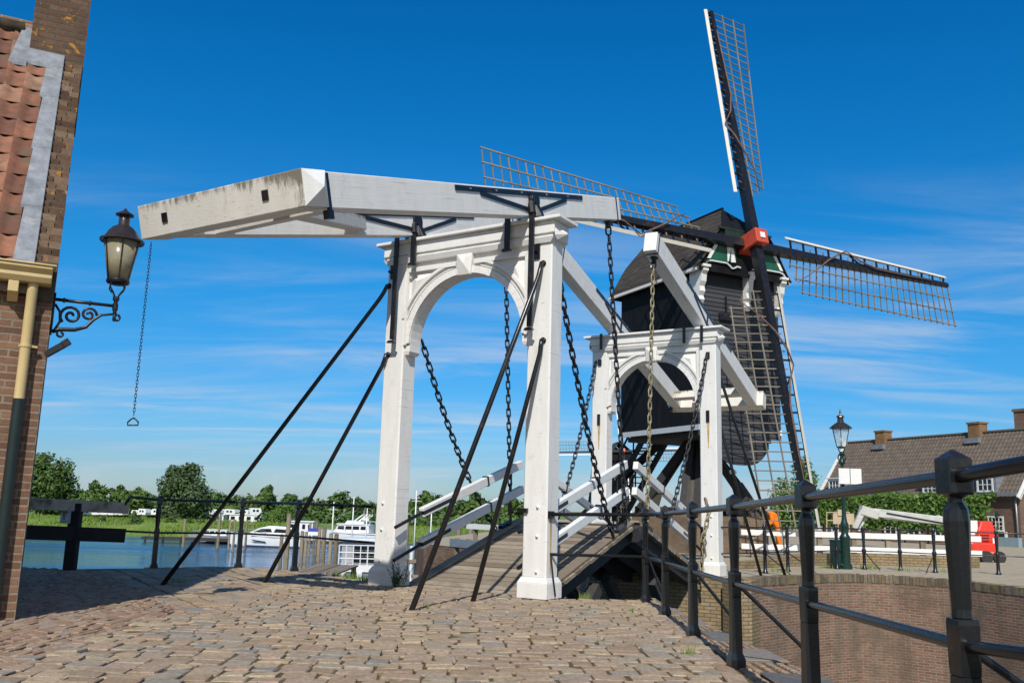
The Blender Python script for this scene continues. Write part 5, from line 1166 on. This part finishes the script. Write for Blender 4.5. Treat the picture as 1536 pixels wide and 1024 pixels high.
ptree(272, 694, 775, 82, 165, 2, 'large round poplar on the far bank above the left timber barrier and railing', n=11000, mat=MLEAFC, leaf=.38, tall=True, base=.12)
FT = [(140, 722, 40, 205), (118, 735, 34, 215), (175, 728, 40, 215), (205, 732, 36, 210), (223, 741, 30, 220), (322, 739, 42, 230), (352, 748, 46, 240), (372, 745, 40, 235), (399, 729, 40, 180), (432, 741, 40, 190), (458, 747, 44, 195), (480, 752, 40, 200),
      (510, 739, 52, 200), (536, 748, 44, 205), (555, 756, 40, 215), (640, 738, 50, 190), (618, 752, 44, 190), (662, 745, 44, 200), (712, 740, 44, 210), (735, 752, 40, 215), (768, 748, 44, 210), (690, 752, 50, 215), (790, 755, 44, 220)]
labs = ['dome shaped tree of the far wood, above the white caravans at left', 'low tree of the far wood next to the brick house side tree', 'broad tree of the far wood between the dome shaped one and the large poplar', 'light green tree of the far wood just left of the large poplar', 'low tree at the left foot of the large poplar', 'round topped tree of the far wood just right of the large poplar', 'hazy low tree of the far wood behind the long black rod', 'low tree of the far wood left of the middle railing post', 'tall tree of the far wood right of the middle railing post', 'tree of the far wood behind the second black rod', 'tree of the far wood above the blue and white board', 'low tree of the far wood above the mooring posts', 'tall round tree of the far wood close left of the near white post', 'tree of the far wood touching the near white post', 'low tree half hidden by the near left post', 'tree of the far wood just right of the near left post', 'low tree in the gap between the left post and the black rods', 'tree of the far wood under the lower deck rail', 'round tree of the far wood above the grey plank rail', 'low tree of the far wood above the pale flat plank rail', 'tree of the far wood at the crest of the deck', 'wide low tree of the far wood behind the canal wall', 'tree of the far wood half hidden by the near right post']
for i, (px, pyt, pw, Y) in enumerate(FT):
    ptree(px, pyt, 772, pw*1.3, Y, 40+i, labs[i], group='trees of the far wood', n=2400, base=.05, leaf=.62)
# understorey: one far mass of bushes nobody could count
m = M(); rnd = random.Random(5); bl_ = []
for i in range(150):
    px = rnd.uniform(90, 830); Y = rnd.uniform(215, 245); p = at(px, 770, Y); hh = rnd.uniform(2.0, 3.6); bl_.append(((p.x, Y, -2.9+hh*.6), hh, .75))

for i in range(60):
    px = rnd.uniform(395, 810); Y = rnd.uniform(150, 165); p = at(px, 780, Y); hh = rnd.uniform(.9, 1.9); bl_.append(((p.x, Y, -2.2+hh*.5), hh, .8))
leafcloud(m, bl_, 24000, .60, rnd); tag(m.build('far_thicket', MLEAF), kind='stuff')
# shrubs on the bank
for i, (px, pyt, pyb, pw, Y, lab) in enumerate(((200, 768, 793, 32, 141, 'large bush on the grassy bank under the left railing'), (153, 775, 790, 20, 143, 'small bush on the grassy bank behind the timber barrier'), (255, 776, 795, 36, 142, 'wide bush on the grassy bank below the large poplar'), (283, 778, 797, 30, 142, 'bush on the bank beside the long black rod'), (300, 780, 797, 26, 143, 'bush on the bank behind the low grey cruiser'), (425, 758, 786, 60, 150, 'olive green bush behind the white motor yacht'))):
    t, b_ = at(px, pyt, Y), at(px, pyb, Y); tree('shrub', Vec((b_.x, Y, b_.z-.3)), t.z-b_.z+.5, pw/CF*Y, 80+i, lab, 'shrub', None, MLEAFL if i in (3, 5) else MLEAF, 1300, .2, .05)
# tree and hedge by the long house
tq = at(1215, 690, 74); tree('tree', Vec((at(1205, 760, 74).x, 74, 0)), tq.z+.3, 4.6, 9, 'leafy tree behind the left end of the long house', 'tree', None, MLEAFL, 2400, .16, .1)
tq = at(1180, 720, 60); tree('tree', Vec((at(1172, 760, 62).x, 62, 0)), at(1172, 715, 62).z, 3.4, 10, 'low leafy tree seen through the lattice of the bottom sail', 'tree', None, MLEAFL, 1800, .15, .05)
hedge = empty('pleached_hedge', Vec((HA.x, HA.y, 0)), hrz, 'clipped bright green lime hedge along the front of the long house', 'hedge')
m = M(); rnd = random.Random(3)
xa = hpx(1195, 780, -2.4)[0]; xb = hpx(1487, 780, -2.4)[0]; zt = hpx(1400, 744, -2.4)[1]; zb = hpx(1400, 795, -2.4)[1]
for _ in range(11000):
    x = rnd.uniform(xa, xb); s_ = rnd.choice((0, 0, 0, 1, 2)); y = -2.4+rnd.uniform(-.5, .5) if s_ else -2.9+rnd.gauss(0, .07); z = zt+rnd.gauss(0, .07)+.12*sin(x*1.7)+.08*sin(x*4.1) if s_ == 1 else rnd.uniform(zb+.15*sin(x*2.3), zt+.12*sin(x*1.7))
    nrm = Vec((rnd.gauss(0, .5), -1+rnd.gauss(0, .5), rnd.gauss(.4, .5))).normalized(); a = nrm.orthogonal().normalized(); b_ = nrm.cross(a); t = rnd.uniform(0, pi); a, b_ = a*cos(t)+b_*sin(t), b_*cos(t)-a*sin(t); q = rnd.uniform(.08, .17); p = Vec((x, y, z))
    m.add([p-a*q, p-b_*q*.55, p+a*q, p+b_*q*.55], [(0, 1, 2, 3)], min(1, max(0, rnd.gauss(.5, .25))))
m.build('foliage', MLEAFL, hedge)
for i in range(9):
    x = xa+(xb-xa)*(i+.5)/9; m = M(); m.tube([(x, -2.4, -.2), (x+.05, -2.4, zb+.3)], .06, 6); m.build('trunk', MBARK, hedge)
# ------------------------------------------------------------------ boats
def cruiser(L, kind, label, loc, rz, hullmat=None, group='boats moored in the marina'):
    B = empty('motor_boat', loc, rz, label, 'boat', group); bw = L*.155; fb = L*.15
    n = 12; m = M(); rows = []
    for i in range(n+1):
        t = i/n; x = -L/2+L*t; hw = bw*(1-max(0, (t-.45)/.55)**2.2)*(.92+.08*min(1, t*4)); hw = max(hw, .01); zt_ = fb*(1+.35*t*t); zk = -.15*fb
        rows.append([(x, -hw*.75 if t < .95 else -hw*.3, zk), (x+.02*L*t, -hw*.97, zt_*.55), (x+.035*L*t, -hw, zt_), (x+.035*L*t, hw, zt_), (x+.02*L*t, hw*.97, zt_*.55), (x, hw*.75 if t < .95 else hw*.3, zk)])
    for r in rows: m.v += r
    for i in range(n):
        for j in range(6):
            j2 = (j+1) % 6; m.f.append((i*6+j, i*6+j2, (i+1)*6+j2, (i+1)*6+j)); m.var.append(.5)
    m.f.append(tuple(range(6))); m.var.append(.5); m.f.append(tuple(n*6+j for j in range(6))[::-1]); m.var.append(.5)
    hull = m.build('hull', hullmat or MHULL, B, True, autos=35)
    m = M()
    for i in range(n):      # boot stripe just above the water, both sides
        (xa_, ya_, za_), (xb_, yb_, zb_) = rows[i][0], rows[i+1][0]; (xc_, yc_, zc_), (xd_, yd_, zd_) = rows[i][1], rows[i+1][1]
        for sy in (-1, 1):
            k_ = [(xa_+(xc_-xa_)*t, sy*(-(ya_+(yc_-ya_)*t)+.012), za_+(zc_-za_)*t) for t in (.15, .42)]; j_ = [(xb_+(xd_-xb_)*t, sy*(-(yb_+(yd_-yb_)*t)+.012), zb_+(zd_-zb_)*t) for t in (.15, .42)]
            m.add([k_[0], j_[0], j_[1], k_[1]], [(0, 1, 2, 3)])
    m.build('boot_stripe', MHULLB, hull)
    for sy in (-1, 1):
        m = M(); m.tube([(-L/2, sy*bw*.95, fb*.9), (-L*.1, sy*bw*1.02, fb*.92), (L*.20, sy*bw*.90, fb*1.02)], .03, 5); m.build('rubbing_strake', MHULLB, hull)
    z0 = fb*1.04; f = lambda a, b, d: (a, d, b)
    if kind == 'yacht':
        P = [(-L*.36, z0), (L*.24, z0+.04*L), (L*.10, z0+.105*L), (-L*.02, z0+.135*L), (-L*.20, z0+.13*L), (-L*.42, z0+.105*L), (-L*.42, z0+.09*L)]
        m = M(); m.prism(P, f, -bw*.70, bw*.70); c = m.build('cabin', MHULL, B, bevel=.03)
        for sy in (-1, 1):
            m = M(); m.prism([(L*.17, z0+.05*L), (L*.075, z0+.095*L), (-L*.06, z0+.10*L), (-L*.08, z0+.052*L)], f, sy*bw*.705, sy*bw*.715); m.prism([(-L*.10, z0+.05*L), (-L*.13, z0+.10*L), (-L*.30, z0+.09*L), (-L*.30, z0+.045*L)], f, sy*bw*.705, sy*bw*.715); m.build('window', MDGL, c)
            m = M(); m.prism([(L*.20, fb*.72), (-.0, fb*.55), (-L*.02, fb*.44), (L*.15, fb*.56)], f, sy*bw*1.0, sy*bw*1.02); m.build('hull_window', MDGL, hull)
    else:
        P = [(-L*.34, z0), (L*.20, z0), (L*.13, z0+.11*L), (-L*.34, z0+.11*L)]; m = M(); m.prism(P, f, -bw*.72, bw*.72); c = m.build('cabin', MHULL, B, bevel=.03)
        m = M()
        for sy in (-1, 1):
            for k in range(4):
                x = -L*.31+L*.115*k; m.prism([(x, z0+.045*L), (x+L*.095, z0+.045*L), (x+L*.09, z0+.092*L), (x, z0+.092*L)], f, sy*bw*.722, sy*bw*.735)
        m.build('window', MDGL, c)
        m = M(); m.bb(-L*.36, L*.15, -bw*.78, bw*.78, z0+.111*L, z0+.125*L); m.build('cabin_roof', MHULL, c)
        if kind == 'fly':
            m = M(); m.prism([(-L*.25, z0+.126*L), (L*.04, z0+.126*L), (L*.0, z0+.17*L), (-L*.25, z0+.155*L)], f, -bw*.6, bw*.6); m.build('flybridge', MHULL, B, bevel=.02)
            m = M()
            for sy in (-1, 1): m.beam((-L*.10, sy*bw*.55, z0+.16*L), (-L*.22, sy*bw*.5, z0+.25*L), .10, .16)
            m.beam((-L*.22, -bw*.5, z0+.25*L), (-L*.22, bw*.5, z0+.25*L), .16, .08); m.tube([(-L*.22, 0, z0+.25*L), (-L*.22, 0, z0+.38*L)], .02, 5); m.build('radar_arch', MHULL, B)
            m = M(); m.prism([(-L*.45, z0+.16*L), (-L*.25, z0+.17*L), (-L*.25, z0+.165*L), (-L*.45, z0+.15*L)], f, -bw*.6, bw*.6); m.build('awning', MHULLG, B)
    m = M()
    for sy in (-1, 1):
        m.tube([(-L*.0, sy*bw*.95, fb*1.1+.06*L), (L*.25, sy*bw*.8, fb*1.2+.06*L), (L*.47, sy*bw*.1, fb*1.35+.06*L)], .02, 5)
        for t in (.0, .15, .3, .42): m.tube([(L*t, sy*bw*(.95-.9*max(0, t-.1)*1.4), fb*1.05), (L*t, sy*bw*(.95-.9*max(0, t-.1)*1.4), fb*1.15+.06*L)], .015, 4)
    m.build('guard_rail', MZINC, B)
    return B
def wl(px, py): p = gz(px, py, WATER); return p
def boat(px, py, plen, kind, rz, label, hm=None, **k):
    p = wl(px, py); L = plen/CF*p.y/max(.35, abs(cos(rz))); return cruiser(L, kind, label, p, rz, hm, **k)
boat(318, 814, 70, 'low', pi-.1, 'low grey hulled canal cruiser moored by the bank, leftmost of the boats', MHULLG)
boat(400, 820, 104, 'yacht', pi+.06, 'sleek white motor yacht with dark windows between two railing posts')
boat(452, 812, 40, 'low', .4, 'small white boat behind the mooring posts right of the yacht')
boat(486, 806, 44, 'low', pi-.5, 'navy hulled boat behind the mooring posts below the trees', MHULLB)
boat(523, 815, 100, 'fly', pi-.25, 'large white flybridge cruiser left of the near white post')
boat(560, 806, 70, 'fly', .3, 'white cruiser partly hidden behind the near white post')
boat(622, 806, 40, 'low', .8, 'white boat just right of the near left post')
boat(655, 797, 58, 'low', pi-.2, 'white boat with blue trim behind the black rods')
boat(742, 790, 60, 'low', .1, 'white boat behind the pale flat plank rail')
boat(470, 803, 56, 'fly', .2, 'white cruiser with a raised arch far behind the mooring posts')
boat(440, 803, 56, 'fly', pi-.2, 'white cruiser seen over the yacht stern, behind the second black rod')
boat(500, 797, 60, 'fly', pi+.3, 'small white cruiser behind the pair of tall mooring posts')
boat(545, 796, 56, 'fly', pi-.3, 'white cruiser with a grey awning above the white railed pontoon')
boat(632, 798, 50, 'fly', .4, 'white cruiser in the gap right of the near left post')
boat(676, 791, 54, 'fly', pi, 'white cruiser just above the canal wall, behind the grey plank rail')
boat(602, 812, 44, 'low', .5, 'white boat half hidden by the near left post')
for i, (px, pt, pb, lab) in enumerate(((498, 752, 800, 'thin mast between the boats, above the blue and white board'), (528, 745, 800, 'thin mast over the large white cruiser'), (549, 762, 800, 'short mast close left of the near white post'), (622, 735, 800, 'tall pale mast right of the near left post'), (646, 752, 800, 'thin mast behind the lower deck rail'), (608, 760, 800, 'thin mast beside the near left post'))):
    a = at(px, pb, 96); t = at(px, pt, 96); m = M(); m.tube([(0, 0, WATER-a.z), (0, 0, t.z-a.z)], [.09, .05], 6); m.tube([(-.5, 0, (t.z-a.z)*.75), (.5, 0, (t.z-a.z)*.75)], .03, 4); tag(m.build('mast', MHULL, None, True, loc=a), lab, 'mast', 'boat masts in the marina')
dk = wl(318, 816); m = M(); dq = at(380, 812, dk.y); m.bb(-9, dq.x-dk.x+14, .6, 2.4, .35, .7)
for i in range(12): m.bb(-8.6+i*2.2, -8.35+i*2.2, .5, .7, -1, .7)
tag(m.build('landing_stage', MDKW, None, loc=dk), 'long dark landing stage behind the low grey cruiser and the yacht', 'jetty')
p = wl(519, 808); m = M(); q = at(521, 798, p.y-2.5); torus_link(m, Vec((q.x, q.y, q.z)), Vec((1, 0, 0)), Vec((0, 0, 1)), .95, .95, .16, None, 16, 7); tag(m.build('lifebuoy', MRED, None, True), 'red ring hung on the stern of the large white cruiser', 'lifebuoy')
# blue and white board on the jetty
q = at(471, 797, 84); BS = empty('notice_board', q, 0, 'blue and white board on a post between the moored boats', 'board'); m = M(); m.bb(-.55, .55, -.03, .03, .0, .30); m.build('blue_panel', MBLUE, BS); m = M(); m.bb(-.55, .55, -.03, .03, -.32, -.002); m.build('white_panel', MHULL, BS); m = M(); m.tube([(0, .05, .3), (0, .05, WATER-q.z)], .06, 6); m.build('post', MOLDW, BS)
# mooring posts
MPS = [(423, 801, 60, .16, 'nearest thin mooring post in front of the yacht stern'), (434, 770, 58, .20, 'thick brown mooring post beside the third railing post'), (447, 784, 58, .15, 'mooring post just right of the thick brown one'), (454, 796, 60, .17, 'short mooring post right of the railing post'), (460, 797, 63, .14, 'mooring post below the blue and white board'), (480, 791, 58, .15, 'left one of the tall pair of mooring posts'), (487, 790, 60, .19, 'right one of the tall pair of mooring posts'), (497, 799, 57, .16, 'mooring post left of the white railed pontoon'), (505, 800, 62, .20, 'mooring post touching the white railed pontoon'),
       (278, 778, 108, .20, 'pale mooring post on the bank side left of the low cruiser'), (330, 775, 104, .20, 'mooring post behind the low grey cruiser'), (346, 779, 104, .16, 'mooring post at the bow of the yacht'), (353, 779, 100, .16, 'mooring post hidden beside the middle railing post'), (364, 780, 104, .16, 'mooring post above the yacht foredeck'), (371, 779, 106, .16, 'mooring post behind the yacht cabin'), (447, 782, 92, .16, 'far mooring post behind the third railing post'), (466, 783, 96, .16, 'far mooring post left of the board'), (476, 780, 96, .18, 'far mooring post right of the board'), (612, 780, 84, .16, 'mooring post close right of the near left post'), (688, 790, 60, .2, 'mooring post by the grey plank rail'), (706, 788, 62, .2, 'mooring post under the lower deck rail')]
for px, py, Y, r, lab in MPS:
    p = at(px, py, Y); m = M(); hh = p.z-WATER; m.lathe((0, 0, WATER-1-p.z), [(r*.85, 0), (r*.8, hh*.5), (r*.72, hh+.95), (r*.55, hh+1.0), (0, hh+1.02)], 8); o = m.build('mooring_post', MOLDW, None, True, autos=40, loc=p); tag(o, lab, 'mooring post', 'timber mooring posts')
# white railed pontoon and jetty near the quay
pn = at(538, 846, 44); PN = empty('pontoon', Vec((pn.x, pn.y, WATER)), .05, 'white railed floating landing stage left of the near white post', 'pontoon'); oo = Vec((pn.x, pn.y, WATER))
m = M(); a, b_ = at(508, 848, 44)-oo, at(572, 848, 44)-oo; zf_ = a.z; m.bb(a.x, b_.x, -.1, 3, zf_-.25, zf_+.06); m.build('deck', MHULL, PN)
m = M(); m.bb(a.x+.05, b_.x, -.02, 2.9, 0, zf_-.25); m.build('float', MZINC, PN)
for i in range(3):
    m = M(); x = a.x+.25+(b_.x-a.x-.5)*i/2; m.bb(x-.12, x+.12, -.12, -.03, -.3, zf_-.25); m.build('leg', MHULL, PN)
m = M()
for zz in (.35, .62, .95): m.tube([(a.x, -.05, zf_+zz), (b_.x, -.05, zf_+zz)], .028, 5)
for i in range(7):
    x = a.x+(b_.x-a.x)*i/6; m.tube([(x, -.05, zf_), (x, -.05, zf_+.95)], .025, 5)
m.build('railing', MHULL, PN)
m = M(); m.bb(a.x+.0, b_.x, .9, 2.6, zf_+.061, zf_+1.02); cb_ = m.build('cabin', MHULLG, PN)
for i in range(2):
    m = M(); x = a.x+.85+i*.72; m.bb(x-.3, x+.34, .87, .898, zf_+.12, zf_+.92); m.build('window', MDGL, cb_)
m = M(); m.bb(a.x-.05, b_.x, .6, 2.8, zf_+1.15, zf_+1.24); m.build('canopy', MHULL, PN)
jt = at(484, 853, 34); JT = empty('jetty', Vec((jt.x, jt.y, WATER)), 0, 'brown plank jetty between the mooring posts and the quay', 'jetty'); m = M()
zj = jt.z-WATER
for i in range(16): m.bb(-.75+i*.1, -.75+i*.1+.09, -1.6, 2.8, zj-.06, zj+random.uniform(-.01, .01))
m.build('planks', MDECK, JT); m = M()
for x in (-.7, .7):
    for y in (-1.4, 2.6): m.tube([(x, y, -1), (x, y, zj-.06)], .10, 7)
m.build('pile', MOLDW, JT)
pj = at(638, 838, 36); PJ = empty('jetty', Vec((pj.x, pj.y, WATER)), .25, 'grey floating jetty below the canal wall right of the near left post', 'jetty'); zj = pj.z-WATER; m = M(); m.bb(-.7, 1.6, -.5, .5, zj-.12, zj); m.bb(-.7, 1.6, -1.6, -1.2, zj-.6, zj-.5); m.build('planks', MDECK, PJ); m = M()
for x in (-.6, .5, 1.5): m.tube([(x, -.4, -1), (x, -.4, zj+.5)], .07, 7)
m.build('pile', MHULL, PJ)
# ------------------------------------------------------------------ caravans on the meadow
rnd = random.Random(12); CX = [118, 128, 139, 150, 162, 171, 181, 207, 216, 226, 236, 247, 258, 266, 277, 287, 296, 306, 315, 325, 336, 347, 358, 370, 382]
for i, px in enumerate(CX):
    Y = rnd.uniform(176, 200); p = at(px, 771, Y); L = rnd.uniform(1.5, 2.4); h = rnd.uniform(1.15, 1.5); r_ = rnd.uniform(-.5, .5)
    p.z = p.z-.35
    CV = empty('caravan', p, r_, None, 'caravan', 'white caravans on the far meadow'); CV['label'] = 'one of many small white caravans in a row on the far meadow'
    m = M(); m.prism([(-L/2, .25), (L/2, .25), (L/2+.1, .7), (L/2-.05, h), (-L/2+.15, h+.05), (-L/2-.05, .8)], lambda a, b, d: (a, d, b), -.75, .75); b_ = m.build('body', MHULL, CV, bevel=.05)
    m = M()
    for x in (-.28*L, .05*L): m.bb(x, x+.22*L, -.765, -.752, h*.55, h*.82)
    m.build('window', MDGL, b_)
    m = M(); m.disc((0, -.70, .2), (0, 1, 0), .2, .1, 10); m.build('wheel', MBOOT, CV)
for i, (px, pt, pw, Y, lab) in enumerate(((318, 771, 34, 172, 'white flat roofed cabin above the low cruiser'), (368, 771, 46, 170, 'long white flat roofed cabin above the yacht'), (452, 781, 34, 120, 'pale flat roofed shed behind the yacht stern'))):
    p = at(px, pt, Y); w_ = pw/CF*Y; z0 = -2.9-p.z; CBN = empty('cabin', p, .05, lab, 'cabin'); m = M(); m.bb(-w_/2, w_/2, 0, 3, z0, -.12); b_ = m.build('wall', MHULL, CBN); m = M(); m.bb(-w_/2-.15, w_/2+.15, -.15, 3.15, -.119, 0); m.build('roof', MHULL, CBN)
    for k in range(4): m = M(); x = -w_/2+w_*(k+.2)/4; m.bb(x, x+w_*.13, -.02, -.002, -1.0, -.4); m.build('window', MDGL, b_)
